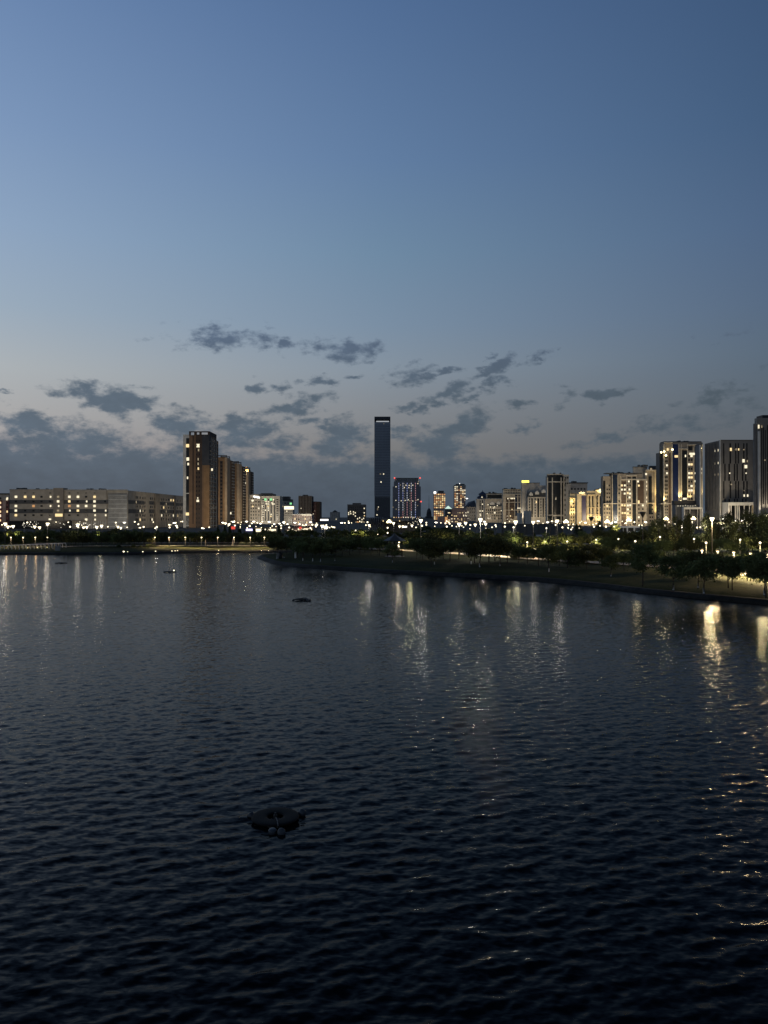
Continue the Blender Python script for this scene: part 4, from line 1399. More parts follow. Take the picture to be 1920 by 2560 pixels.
b.part('wall', pale, [(1782, 1868, 1309, None, 0, 6)])
b.part('light_strip', em('strip_glow', (1.0, 0.88, 0.45), 2.0), [(1782, 1868, 1305.4, 1309, -0.2, 1)])
b.part('stair', greyw, [(1786, 1812, 1320, None, -2, 2)])
b.done()
b = Bld('cafe_kiosk', 'white lit open pavilion with posts and flat roof under the ochre block', 'kiosk', 300, 1551, 1600)
b.part('roof', white_p, [(1551, 1599, 1315.6, 1319.6, 0, 6)])
for p in (1558, 1567, 1584.6):
    b.part('post', white_p if p > 1560 else pale, [(p, p + (3 if p > 1560 else 1), 1319.6, None, 0, 0.6)])
b.part('counter', white_p, [(1570, 1598, 1328, 1332, 0.3, 0.6)])
b.part('screen', em('cyan_screen', (0.3, 0.85, 1.0), 2.0), [(1595.4, 1598.4, 1331, 1338, -0.3, 0.2)])
b.part('back_wall', dgrey, [(1562, 1598, 1319.6, None, 5, 0.4)])
b.done()
b = Bld('market_stall', 'bright fronted stall row glowing among lamps below the tan towers', 'stall', 300, 636, 700)
b.part('wall', beige, [(636, 700, 1318, None, 0, 5)])
b.part('lit_front', SHOP, [(640, 660, 1322, 1329, -0.2, 0.2)])
b.part('lit_front', SHOP, [(668, 690, 1323, 1329, -0.2, 0.2)])
b.part('red_sign', em('red_sign_glow', (1.0, 0.10, 0.06), 0.8), [(579, 589, 1316, 1323, -1, 0.3)])
b.part('red_sign_post', dsteel, [(583, 585, 1325, None, -0.6, 0.3)])
b.part('violet_sign', em('violet_sign_glow', (0.7, 0.6, 1.0), 2.2), [(616, 632, 1322, 1327, -1, 0.3)])
b.part('roof', roofm, [(635, 701, 1316.6, 1318, -0.6, 6)])
b.done()
b = Bld('market_stall', 'long shop front glowing white in front of the rose building', 'stall', 320, 712, 782)
b.part('wall', pinkish, [(712, 782, 1317, None, 0, 5)])
b.part('lit_front', SHOP, [(719, 741, 1325.5, 1329, -0.2, 0.2)])
b.part('lit_front', SHOP, [(745, 780, 1321, 1325, -0.2, 0.2)])
b.part('red_light', em('red_sign_glow', (1, 1, 1), 1), [(747.5, 754, 1317, 1323.5, -0.6, 0.4)])
b.part('roof', roofm, [(711, 783, 1315.4, 1317, -0.6, 6)])
b.done()
b = Bld('low_building', 'pale windowless shed at the foot of the brown tower', 'building', 400, 392, 456)
b.part('wall', cream, [(392, 456, 1323, None, 0, 10)])
b.part('roof', roofm, [(391, 457, 1321.6, 1323, -0.4, 11)])
b.part('door', dgrey, [(420, 424, 1331, None, -0.05, 0.1)])
b.done()
# hoarding
b = Bld('hoarding', 'long dark grey hoarding fence standing below the gabled blocks', 'fence', 300, 1254, 1408)
b.part('panel', mat('hoarding_panel', (0.07, 0.075, 0.08), 0.6, 0.12, 0.2), [(1254, 1408, 1311, None, 0, 0.3)])
b.part('top_rail', steel, [(1253.5, 1408.5, 1309.6, 1311, -0.1, 0.5)])
for p in fr(1256, 1406, 11):
    b.part('post', steel, [(p - 0.5, p + 0.5, 1311, None, -0.15, 0.14)])
b.done()


def wash(px, d, back, power, label, z=5.0, color=(1.0, 0.84, 0.62), aim_up=0.55, ang=110, aim_x=0.0):  # floodlights added to brighten the facades; no such masts are seen
    power *= 0.85
    """added floodlight on a short mast in front of a building, turned to its facade"""
    t = thing('added_facade_floodlight', label, 'floodlight', (PX(px, d), d - back, G), 'added facade floodlights')
    MB().lathe([(.12, 0), (.08, z - .3)], 8, (PX(px, d), d - back, G)).build('mast', dsteel, t)
    MB().box(PX(px, d) - .4, PX(px, d) + .4, d - back - .2, d - back + .15, G + z - .3, G + z + .25).build('housing', dsteel, t)
    MB().box(PX(px, d) - .34, PX(px, d) + .34, d - back + .15, d - back + .2, G + z - .24, G + z + .2).build('lens', LAMPY, t)
    l = bpy.data.lights.new('added_flood_light', 'SPOT')
    l.energy = power
    l.color = color
    l.spot_size = R(ang)
    l.spot_blend = 0.9
    l.shadow_soft_size = 0.4
    o = link('added_flood_light', l, t)
    o.location = (0, .5, z)
    o.rotation_euler = Vector((aim_x, 1, aim_up)).to_track_quat('-Z', 'Y').to_euler()


for (px, d, back, pw, lab) in ((60, 440, 42, 7200, 'added floodlight mast before the long grey block, footbridge end'), (150, 440, 42, 7200, 'added floodlight mast before the stair tower of the long grey block'), (250, 440, 42, 7200, 'added floodlight mast before the lattice screen'),
        (0, 480, 35, 7000, 'added floodlight mast before the plum block'), (490, 484, 55, 26000, 'added floodlight mast before the tall brown tower'), (640, 760, 40, 12000, 'added floodlight mast before the narrow beige block'),
        (676, 740, 40, 15000, 'added floodlight mast before the green lit slab block'), (713, 640, 30, 9000, 'added floodlight mast before the cream block'), (757, 560, 25, 9000, 'added floodlight mast before the rose building'), (763, 1000, 50, 14000, 'added floodlight mast before the brown ribbed tower'),
        (1180, 1250, 50, 22000, 'added floodlight mast before the low beige block'), (1204, 1050, 40, 20000, 'added floodlight mast before the pagoda turret block'), (1234, 930, 40, 20000, 'added floodlight mast before the white gables'),
        (1282, 830, 40, 18000, 'added floodlight mast before the blue bay strips'), (1330, 790, 40, 22000, 'added floodlight mast before the yellow sign block'), (1396, 700, 50, 22000, 'added floodlight mast before the curved glass tower'),
        (1418, 760, 40, 14000, 'added floodlight mast before the set back grey block'), (1490, 600, 30, 12000, 'added floodlight mast before the stepped yellow block'), (1535, 560, 45, 20000, 'added floodlight mast before the ochre block, blue strip end'), (1590, 560, 45, 20000, 'added floodlight mast before the ochre block recesses'),
        (1636, 590, 45, 20000, 'added floodlight mast before the yellow pier'), (1680, 470, 45, 15000, 'added floodlight mast before the navy glass strip'), (1735, 470, 45, 15000, 'added floodlight mast before the annex'),
        (1850, 400, 35, 15000, 'added floodlight mast before the staggered slit windows'), (1775, 400, 35, 6000, 'added floodlight mast before the fin side wall'), (1920, 370, 35, 4500, 'added floodlight mast before the finned tower')):
    wash(px, d, back, pw, lab)

wash(560, 673, 45, 40000, 'added floodlight mast before the first tan tower')
wash(590, 746, 45, 40000, 'added floodlight mast before the second tan tower')
wash(614, 829, 45, 40000, 'added floodlight mast before the third tan tower')
for Y_, w_ in ((470, 'first'), (495, 'second'), (520, 'third'), (552, 'fourth')):
    wash(960 + F * -133.0 / Y_, Y_, 0, 1700, 'added floodlight mast beside the long wing of the grey block, %s from the lattice screen' % w_, z=8.0, aim_x=-20, aim_up=4, ang=150)
wash(1500, 600, 30, 16000, 'added floodlight mast before the orange roof edge of the stepped block')
wash(1745, 405, 25, 6000, 'added floodlight mast before the white portal frame')
wash(1840, 330, 22, 9000, 'added floodlight mast before the pale terrace wall')
wash(1840, 392, 14, 7000, 'added floodlight mast before the glazed entrance hall')
wash(1576, 300, 12, 900, 'added floodlight mast before the cafe kiosk', z=3.5, aim_up=0.1)

# ------------------------------------------------------------------ lamps and their light
LIGHTS = {}


def lamp_light(parent, loc, power, color=(1.0, 0.86, 0.62), radius=0.22):
    key = (power, color, radius)
    if key not in LIGHTS:
        l = bpy.data.lights.new('lamp_light', 'POINT')
        l.energy = power
        l.color = color
        l.shadow_soft_size = radius
        LIGHTS[key] = l
    o = link('lamp_light', LIGHTS[key], parent)
    o.location = loc
    return o


LM = {}


def lamp_meshes(h):
    h = round(h * 4) / 4
    if h not in LM:
        LM[h] = MB().lathe([(0.11, 0), (0.11, 0.35), (0.065, 0.45), (0.05, h)], 8).mesh('pole', steel)
    return LM[h], h


# heart shaped funnel head: two upswept lobes
fun = MB().lathe([(0.05, 0), (0.12, .12), (0.36, .55), (0.46, .82), (0.40, .92), (0.2, .84), (0.02, .74)], 14).mesh('funnel_head', LAMP, True)
fund = MB().lathe([(0.05, 0), (0.10, .1), (0.42, .62), (0.48, .84), (0.42, .9), (0.02, .8)], 14).mesh('funnel_head', dsteel, True)
capm = MB().lathe([(0.5, 0), (0.5, .05), (0.05, .12)], 14).mesh('cap', dsteel)
ball = MB().lathe([(0.02, -.26), (.16, -.21), (.25, -.1), (.27, 0), (.25, .1), (.16, .21), (.02, .26)], 12).mesh('globe', LAMP, True)
arm = MB().tube([(0, 0, -.3), (0.15, -.2, .1), (0.5, -.7, .25), (.8, -1.1, .2)], 0.05).mesh('arm', steel)
cobra = MB().lathe([(.1, .12), (.42, .05), (.5, -.06), (.36, -.2), (.05, -.24)], 10).mesh('lamp_head', LAMPW, True)
flood = MB().lathe([(.1, -.42), (.42, -.3), (.55, 0), (.42, .3), (.1, .42)], 10).mesh('lamp_head', LAMPY, True)


def lamp(kind, px, py, d, label, power=0, group=None, color=(1.0, 0.86, 0.62), scale=1.0):
    zt = PZ(py, d)
    X = PX(px, d)
    hl = {'funnel': 0.45, 'dark': 0.45, 'ball': 0.0, 'street': 0.0, 'flood': 0.0}[kind] * scale
    pm, h = lamp_meshes(max(2.0, zt - hl - G))
    zb = zt - hl - h
    nm = {'funnel': 'park_lamp', 'dark': 'unlit_park_lamp', 'ball': 'globe_lamp', 'street': 'street_lamp', 'flood': 'floodlight_mast'}[kind]
    t = thing(nm, label, 'lamp' if kind != 'street' else 'street lamp', (X, d, zb), group)
    link('pole', pm, t)
    if kind == 'funnel':
        o = link('funnel_head', fun, t)
        o.location = (0, 0, h - 0.02)
        o.scale = (scale,) * 3
        c = link('cap', capm, t)
        c.location = (0, 0, h + 0.86 * scale)
        c.scale = (0.55 * scale,) * 3
    elif kind == 'dark':
        o = link('funnel_head', fund, t)
        o.location = (0, 0, h - 0.02)
    elif kind == 'ball':
        o = link('globe', ball, t)
        o.location = (0, 0, h + 0.2)
        o.scale = (scale,) * 3
    elif kind == 'street':
        link('arm', arm, t).location = (0, 0, h)
        o = link('lamp_head', cobra, t)
        o.location = (.8, -1.1, h + .2)
        o.scale = (scale,) * 3
    else:
        for dx, dz in ((-.62, 0), (.62, 0), (0, .6)):
            o = link('lamp_head', flood, t)
            o.location = (dx * scale, -0.15, h + dz * scale)
            o.scale = (scale,) * 3
        link('cross_arm', MB().box(-.8, .8, -.05, .05, -.12, .0).mesh('cross_arm', steel), t).location = (0, 0, h)
    if power and kind in ('street', 'flood'):
        key = ('spot', power, color)
        if key not in LIGHTS:
            l = bpy.data.lights.new('lamp_light', 'SPOT')
            l.energy = power
            l.color = color
            l.spot_size = R(150)
            l.spot_blend = 0.7
            l.shadow_soft_size = 0.4
            LIGHTS[key] = l
        o = link('lamp_light', LIGHTS[key], t)
        o.location = (0.4, 0.9, h + 0.2)
        o.rotation_euler = Vector((0, 1, 0.15)).to_track_quat('-Z', 'Y').to_euler()
    elif power:
        lamp_light(t, (0.0, -0.6 if kind in ('funnel', 'ball') else -1.6, h - (0.15 if kind == 'funnel' else 0.5)), power, color)
    return t


WARM = (1.0, 0.80, 0.50)
COOL = (1.0, 0.92, 0.78)
LISTS = {
    'fl': ('funnel', 'glowing heart shaped park lamp on the far bank, {} from the footbridge', 'heart shaped lamps along the far bank',
           [(13, 1311, 170, 110), (20, 1318, 190), (33, 1317, 186), (87, 1318, 200), (99, 1320, 205), (119, 1311, 171, 80), (195, 1313, 176, 40), (209, 1320, 215), (217, 1319, 212), (242, 1319, 188), (254, 1316, 184, 35), (295, 1318, 230), (302, 1321, 250)]),
    'fm': ('funnel', 'heart shaped park lamp beyond the grove, {} going towards the curved glass tower', 'heart shaped lamps behind the grove',
           [(790, 1316, 250), (805, 1316, 200, 400), (812, 1319, 178, 110), (818, 1319, 240), (923, 1314, 230, 300), (984, 1309, 215, 110), (999, 1317, 240), (1007, 1317, 235), (1030, 1315, 230), (1052, 1303, 147, 320), (1148, 1312, 138, 45), (1164, 1309, 180), (1188, 1313, 190), (1201, 1301, 133, 1300), (1214, 1311, 185), (1289, 1307, 128, 30), (1333, 1307, 124, 40), (1393, 1304, 119, 90)]),
    'fr': ('funnel', 'glowing heart shaped park lamp among the poplars, {} counted from the cafe kiosk', 'heart shaped lamps among the poplars',
           [(1663, 1314, 195, 1100), (1700, 1313, 165, 450), (1705, 1317, 200, 1300), (1780, 1299, 99, 1700), (1784, 1315, 165, 2200), (1870, 1315, 165, 2200), (1962, 1296, 85, 2800)]),
    'dk': ('dark', 'unlit dark funnel topped lamp post rising over the park trees, {} from the hoarding', 'unlit lamp posts', [(1375, 1296, 140), (1478, 1299, 135), (1607, 1289, 120)]),
    'sl': ('street', 'bright street lamp by the left bank buildings, {} from the long grey block', 'street lamps below the left bank towers',
           [(309, 1307, 420, 5000), (433, 1308, 420, 4000), (437, 1315, 262), (505, 1322, 300), (555, 1307, 465, 5000), (561, 1309, 300), (582, 1305, 640, 5000), (615, 1304, 720, 7000), (633, 1304, 735, 7000), (647, 1310, 320), (671, 1305, 715, 7000), (682, 1311, 330), (695, 1310, 335), (707, 1306, 615, 5000), (715, 1311, 340), (735, 1307, 540, 4000), (745, 1311, 350), (774, 1306, 540, 3500), (850, 1308, 330, 4000), (868, 1308, 340)]),
    'sr': ('street', 'bright street lamp at the foot of the right bank row, {} from the ribbed pavilion', 'street lamps below the right bank row',
           [(1085, 1307, 330, 4000), (1163, 1247, 420, 0), (1209, 1304, 900, 9000), (1301, 1303, 800, 8000), (1343, 1303, 770, 8000), (1366, 1306, 660, 5000), (1388, 1305, 665, 5000), (1438, 1304, 618, 9000), (1460, 1307, 580, 6000), (1494, 1308, 580, 9000), (1524, 1309, 540, 5000), (1535, 1306, 540, 5000), (1610, 1306, 540, 6000), (1640, 1308, 565, 9000), (1690, 1306, 450, 4000), (1802, 1297, 385, 1500), (1831, 1303, 265), (1847, 1303, 265, 1500), (1881, 1296, 250), (1899, 1305, 240)]),
    'fd': ('flood', 'floodlight mast with blazing warm heads before the ochre blocks, {} from the gabled blocks', 'floodlight masts',
           [(973, 1305, 260, 2500), (1415, 1305, 618, 9000), (1518, 1305, 535, 9000), (1572, 1301, 535, 9000), (1665, 1298, 448, 9000), (1733, 1297, 385, 3000)]),
    'gl': ('ball', 'small globe lamp shining through the far trees, {} from the footbridge', 'globe lamps in the far trees',
           [(318, 1320, 260), (351, 1321, 250), (359, 1319, 240), (392, 1319, 235, 300), (424, 1320, 255), (443, 1320, 250), (505, 1322, 205), (523, 1320, 210), (571, 1312, 280), (600, 1318, 290), (624, 1316, 300), (640, 1318, 300), (654, 1320, 300), (664, 1325, 290), (676, 1321, 290), (690, 1318, 300), (703, 1322, 290), (723, 1320, 300), (731, 1325, 280), (757, 1314, 310), (765, 1313, 310), (776, 1321, 300), (781, 1313, 300), (793, 1313, 300), (829, 1318, 260), (836, 1320, 255), (875, 1338, 230), (889, 1328, 250), (913, 1330, 240), (969, 1321, 250), (969, 1334, 225), (945, 1338, 215), (1055, 1316, 250), (1040, 1320, 260), (1117, 1318, 250), (1130, 1316, 250), (1141, 1318, 255)]),
    'gr': ('ball', 'small globe lamp shining through the park trees, {} from the hoarding', 'globe lamps by the hoarding and kiosk',
           [(1240, 1318, 240), (1262, 1318, 250), (1284, 1320, 230, 300), (1312, 1316, 240), (1366, 1322, 230, 300), (1389, 1314, 230), (1406, 1320, 260), (1420, 1321, 265), (1428, 1325, 260), (1448, 1322, 270), (1485, 1318, 270), (1500, 1316, 270), (1515, 1318, 270), (1535, 1318, 260), (1605, 1315, 190, 130), (1630, 1318, 230), (1640, 1319, 230), (1647, 1319, 235), (1730, 1312, 180, 1400), (1807, 1312, 180, 1400), (1832, 1316, 210), (1760, 1316, 230), (1889, 1304, 200)]),
}
for key, (kind, lab, grp, rows_) in LISTS.items():
    for i, r_ in enumerate(rows_):
        px, py, d = r_[:3]
        pw = r_[3] if len(r_) > 3 else 0
        sc = (0.78 if d > 125 else 0.62) if kind != 'flood' else d / 330
        if kind == 'street':
            sc = (1.05 if pw else 0.75) * max(1.0, d / 300)
        if kind == 'ball':
            sc = d / 230 * rnd.uniform(0.6, 1.0)
        lamp(kind, px, py, d, lab.format(nth(i)), pw, grp, WARM if kind in ('flood',) or key == 'sr' else ((1.0, 0.72, 0.38) if key == 'fr' and d < 120 else COOL), sc)


# the dense band of far small lamps at the foot of the skyline
lr2 = random.Random(44)
for grp, lab, a, b_, n in (('small far lamps below the mid left blocks', 'tiny far street lamp below the mid left blocks, {} from the brown tower', 560, 930, 40),
                           ('small far lamps below the gabled blocks', 'tiny far street lamp below the gabled blocks, {} from the amber towers', 1060, 1420, 34),
                           ('small far lamps below the ochre blocks', 'tiny far street lamp below the ochre and pale blocks, {} from the yellow lit front', 1410, 1915, 54),
                           ('small far lamps below the grey block', 'tiny far street lamp below the long grey block, {} from the plum block', 0, 470, 24)):
    for i, px in enumerate(sorted(lr2.uniform(a, b_) for _ in range(n))):
        d = lr2.uniform(300, 395)
        lamp('ball', px, lr2.uniform(1304, 1324), d, lab.format(nth(i)), 0, grp, WARM, d / 260 * lr2.uniform(0.45, 1.0))
# warm globe lamps added among the belt trees to light them
for i, (px, py, d, pw) in enumerate([(905, 1352, 190, 110), (1022, 1350, 185, 140), (1075, 1356, 170, 500), (1132, 1355, 168, 600), (1236, 1350, 190, 700), (1262, 1356, 165, 600), (1318, 1358, 160, 600), (1362, 1356, 165, 600), (1418, 1356, 160, 600), (1490, 1352, 165, 700), (1546, 1350, 160, 700), (1588, 1356, 130, 60), (1650, 1345, 150, 260), (1735, 1350, 145, 400), (1765, 1360, 120, 600), (1850, 1352, 140, 900), (1900, 1360, 118, 600), (614, 1342, 205, 350), (425, 1342, 205, 120), (300, 1348, 205, 400), (500, 1350, 205, 60)]):
    lamp('ball', px, py, d, 'added low globe lamp inside the tree belt, {} from the brown tower'.format(nth(i)), pw, 'added low globe lamps in the tree belt', (1.0, 0.84, 0.45), 0.6)
# low shaded lights added to brighten paths and lawn, thrown down off the water
def added_path_light(x, y, hp, power, label, grp):
    t = thing('added_path_light', label, 'path light', (x, y, G), grp)
    MB().lathe([(.06, 0), (.05, hp - .2)], 8, (x, y, G)).build('post', dsteel, t)
    MB().lathe([(.22, hp - .05), (.24, hp + .04), (.05, hp + .12)], 10, (x, y, G)).build('shade', dsteel, t)
    MB().lathe([(.06, hp - .2), (.13, hp - .18), (.14, hp - .06)], 8, (x, y, G)).build('lens', LAMPY, t)
    key = ('down', power)
    if key not in LIGHTS:
        l = bpy.data.lights.new('lamp_light', 'SPOT')
        l.energy = power
        l.color = (1.0, 0.74, 0.42)
        l.spot_size = R(158)
        l.spot_blend = 0.35
        l.shadow_soft_size = 0.1
        LIGHTS[key] = l
    link('lamp_light', LIGHTS[key], t).location = (0, -.35, hp - .25)


for i, px in enumerate(fr(1000, 1345, 12) + fr(1730, 1960, 7)):
    for (xa, ya), (xb, yb) in zip(NEARPATH, NEARPATH[1:]):
        pa, pb = 960 + F * xa / ya, 960 + F * xb / yb
        if pb <= px <= pa:
            q_ = (px - pb) / (pa - pb)
            x, y = xb + (xa - xb) * q_, yb + (ya - yb) * q_
            if px < 1500:
                added_path_light(x, y + 2.4, 1.7, 420, 'added low shaded path light beside the lit path, {} from the gazebo'.format(nth(i)), 'added low shaded lights along the lit path')
            else:
                added_path_light(x, y - 3.2, 2.7, 1300 + 900 * (i - 12), 'added low shaded path light beside the lit path, {} from the gazebo'.format(nth(i)), 'added low shaded lights along the lit path')
            break
for i, px in enumerate([40, 70, 100, 130, 395, 430, 470, 510, 550, 590, 630, 665]):
    d = DG(1365)
    added_path_light(PX(px, d), d - 2.4, 2.2, 800, 'added low shaded light on the far bank path, {} from the footbridge'.format(nth(i)), 'added low shaded lights on the far bank')


def uplight(px, py, d, power, label, aim=(0, 0.35, 1), color=(1.0, 0.74, 0.34), ang=75):
    """a ground or ledge spotlight that washes a facade"""
    t = thing('facade_spotlight', label, 'spotlight', (PX(px, d), d, PZ(py, d)), 'facade spotlights')
    MB().lathe([(.12, -.3), (.3, -.2), (.34, .1), (.1, .14)], 10).build('housing', dsteel, t).location = (0, 0, 0)
    g = MB().lathe([(.3, .11), (.32, .2), (.05, .24)], 10).mesh('lens', LAMPY)
    link('lens', g, t)
    l = bpy.data.lights.new('spot_light', 'SPOT')
    l.energy = power
    l.color = color
    l.spot_size = R(ang)
    l.spot_blend = 0.8
    l.shadow_soft_size = 0.3
    o = link('spot_light', l, t)
    o.location = (0, 0, 0.4)
    o.rotation_euler = Vector(aim).to_track_quat('-Z', 'Y').to_euler()
    return t


for (px, py, d, pw, lab, aim) in (
        (1430, 1300, 636, 15000, 'spotlight at the foot of the yellow lit front, first pier', (0.05, .22, 1)),
        (1443, 1300, 636, 15000, 'spotlight at the foot of the yellow lit front, middle pier', (0, .22, 1)),
        (1452, 1268, 637, 9000, 'spotlight on the ledge of the yellow lit front', (0, .3, 1)),
        (1432, 1266, 637, 9000, 'spotlight halfway up the yellow lit front', (0, .3, 1)),
        (1462, 1236, 598, 6000, 'spotlight under the orange lit roof edge of the stepped block', (-.2, .9, .5)),
        (1503, 1233, 596, 6000, 'spotlight under the end roof edge of the stepped block', (0, .8, .5)),
        (1473, 1312, 597, 9000, 'spotlight at the foot of the stepped yellow block', (0, .25, 1)),
        (1497, 1312, 597, 8000, 'spotlight at the foot of the stepped yellow block end', (0, .25, 1)),
        (1643, 1300, 588, 26000, 'spotlight at the foot of the yellow pier', (0, .16, 1)),
        (1647, 1257, 588, 16000, 'spotlight on the ledge of the yellow pier', (-.05, .16, 1)),
        (1702, 1252, 468, 9000, 'spotlight on the annex roof below the pale tower', (0, .2, 1)),
        (1749, 1252, 468, 9000, 'spotlight on the annex roof at the pale tower end', (0, .2, 1)),
        (1727, 1254, 468, 6000, 'spotlight on the annex roof under the lit windows', (0, .25, 1)),
        (1663, 1258, 468, 7000, 'spotlight on the glass corner ledge of the pale tower', (0, .3, 1)),
        (528, 1322, 482, 9000, 'spotlight at the foot of the tall brown tower side wall', (0.1, .35, 1)),
        (566, 1318, 670, 10000, 'spotlight below the pale pier of the first tan tower', (0, .16, 1)),
        (595, 1318, 743, 14000, 'spotlight below the pale pier of the second tan tower', (0, .16, 1)),
        (617, 1318, 826, 22000, 'spotlight below the pale pier of the third tan tower', (0, .16, 1)),
        (616, 1186, 826, 15000, 'spotlight near the top corner of the third tan tower', (0.1, .35, 1)),
        (1575, 1316, 556, 9000, 'spotlight at the foot of the broad ochre block', (0, .3, 1)),
        (1537, 1316, 556, 9000, 'spotlight at the foot of the broad ochre block blue strip', (0, .3, 1))):
    uplight(px, py, d, pw, lab, aim)
# glowing globes added at the far waterline in place of lamp reflections
for i, (px, py, s_) in enumerate([(308, 1381.5, .9), (318, 1382, .4), (356, 1382, .6), (388, 1380.5, .6), (429, 1380, .6), (437, 1379.5, .5), (443, 1379, .5), (546, 1378.5, .45), (653, 1379, .35), (671, 1379, .35)]):
    d = DG(py + 2.5, 0.6)
    t = thing('bollard_light', 'low white glow for a lamp reflection at the far waterline, {} from the bridge pier'.format(nth(i)), 'bollard light', (PX(px, d), d + 0.3, 0.55), 'glows in place of lamp reflections at the waterline')
    link('post', MB().lathe([(.09, -.2), (.08, .3)], 8).mesh('post', dsteel), t)
    o = link('globe', ball, t)
    o.location = (0, 0, .45)
    o.scale = (s_ * .7, s_ * .7, s_ * .55)

# ------------------------------------------------------------------ trees
leafm = mat('tree_leaves', (0.085, 0.095, 0.036), 0.8, 0.35, 0.9, spec=0.12, obj_random=0.4)
leafd = mat('conifer_needles', (0.040, 0.052, 0.024), 0.85, 0.3, 0.9, spec=0.1, obj_random=0.3)
leafp = mat('poplar_leaves', (0.095, 0.10, 0.042), 0.75, 0.35, 0.9, spec=0.15, obj_random=0.35)
paint = mat('whitewash', (0.66, 0.64, 0.6), 0.9, 0.15, 8)


def leaf_mesh(name, m, pts, size, seed):
    """one quad leaf at every point, turned at random"""
    rg = np.random.default_rng(seed)
    n = len(pts)
    a = rg.normal(size=(n, 3))
    a /= np.linalg.norm(a, axis=1)[:, None]
    b = np.cross(a, rg.normal(size=(n, 3)))
    b /= np.linalg.norm(b, axis=1)[:, None]
    s = (size * rg.uniform(0.6, 1.35, n))[:, None]
    V = np.stack([pts - a * s, pts + b * s * 0.5, pts + a * s, pts - b * s * 0.5], 1).reshape(-1, 3)
    return np_mesh(name, V, np.arange(4 * n).reshape(-1, 4), m, False)


def crown_pts(kind, n, rg, clear=0.26):
    """points in a unit-height tree: z from the crown base to 1"""
    out = []
    if kind == 'round':
        nc = 16
        for _ in range(nc):
            ph, u = rg.uniform(0, 6.283), rg.uniform(-1, 1)
            rr = rg.uniform(0.35, 1.0) ** 0.5
            h = 0.69 + 0.25 * u
            w = 0.40 * math.sqrt(max(0.05, 1 - (u * 0.92) ** 2)) * (0.85 if u > 0 else 1.0)
            c = np.array([w * rr * math.cos(ph), w * rr * math.sin(ph), h])
            k = rg.integers(int(n / nc * 0.5), int(n / nc * 1.5))
            sp = rg.normal(size=(k, 3)) * np.array([.085, .085, .06]) * rg.uniform(0.7, 1.3)
            out.append(c + sp)
    elif kind == 'poplar':
        nc = 22
        for i in range(nc):
            h = 0.2 + 0.78 * (i + rg.uniform()) / nc
            w = 0.15 * math.sin(math.pi * min(1, (h - 0.1) / 0.95)) ** 0.6 + 0.01
            ph = rg.uniform(0, 6.283)
            c = np.array([w * math.cos(ph) * 0.8 + 0.03 * math.sin(h * 5), w * math.sin(ph) * 0.8, h])
            k = n // nc
            out.append(c + rg.normal(size=(k, 3)) * np.array([.035, .035, .05]) + np.linspace(0, 1, k)[:, None] * np.array([0.03, 0, 0.02]))
    elif kind == 'conifer':
        nl = 13
        for i in range(nl):
            h = 0.10 + 0.88 * i / nl
            w = 0.30 * (1 - h) ** 0.85 + 0.01
            for _ in range(9):
                ph = rg.uniform(0, 6.283)
                k = max(3, n // (nl * 9))
                t = rg.uniform(0.1, 1, k) * rg.uniform(.75, 1.1)
                p = np.stack([w * t * math.cos(ph), w * t * math.sin(ph), h - 0.07 * t + 0 * t], 1)
                out.append(p + rg.normal(size=(k, 3)) * 0.013)
    elif kind == 'pine':
        for i in range(9):
            h = 0.45 + 0.52 * i / 9
            w = 0.34 * (1 - (h - 0.45) * 1.3)
            ph = rg.uniform(0, 6.283)
            c = np.array([w * math.cos(ph), w * math.sin(ph) * .8, h])
            k = n // 9
            out.append(c + rg.normal(size=(k, 3)) * np.array([.11, .09, .022]))
    else:
        for _ in range(14):
            c = np.array([rg.uniform(-.5, .5), rg.uniform(-.3, .3), rg.uniform(.2, .75)])
            k = n // 14
            out.append(c + rg.normal(size=(k, 3)) * np.array([.12, .1, .1]))
    p = np.concatenate(out)
    p[:, 2] = np.maximum(p[:, 2], 0.02)
    return p


def trunk_mesh(kind, seed, th=0.016):
    r = random.Random(seed)
    m = MB()
    lean = r.uniform(-.03, .03)
    top = {'round': .7, 'poplar': .9, 'conifer': .95, 'pine': .92}.get(kind, .4)
    m.tube([(0, 0, -.03), (lean * .3, 0, .15), (lean, r.uniform(-.02, .02), .4), (lean * 1.4, 0, top)], [th * 1.25, th, th * .75, th * .25], 7)
    if kind in ('round', 'pine'):
        for _ in range(6):
            ph = r.uniform(0, 6.283)
            z0 = r.uniform(.24, .5)
            L = r.uniform(.18, .34)
            m.tube([(lean * z0 * 2, 0, z0), (L * .5 * math.cos(ph), L * .5 * math.sin(ph), z0 + .1), (L * math.cos(ph), L * math.sin(ph), z0 + .22)], [th * .5, th * .35, th * .12], 5)
    return m.mesh('trunk', bark)


VAR = {}
for kind, nv, n, size, m in (('round', 4, 3600, .030, leafm), ('round_far', 4, 1300, .046, leafm), ('poplar', 3, 2600, .022, leafp), ('conifer', 2, 2400, .026, leafd), ('pine', 2, 2600, .028, leafd), ('bush', 3, 1500, .05, leafm)):
    base = kind.split('_')[0]
    L_ = []
    for v in range(nv):
        sd_ = hash((len(kind), v, n)) % 1000 + v * 17
        pts = crown_pts(base, n, np.random.default_rng(sd_))
        L_.append((leaf_mesh('crown', m, pts, size, sd_ + 1), trunk_mesh(base, sd_ + 2), MB().tube([(0, 0, -.01), (0, 0, .12)], [0.0215, 0.0175], 8).mesh('whitewash', paint)))
    VAR[kind] = L_
tr = random.Random(21)


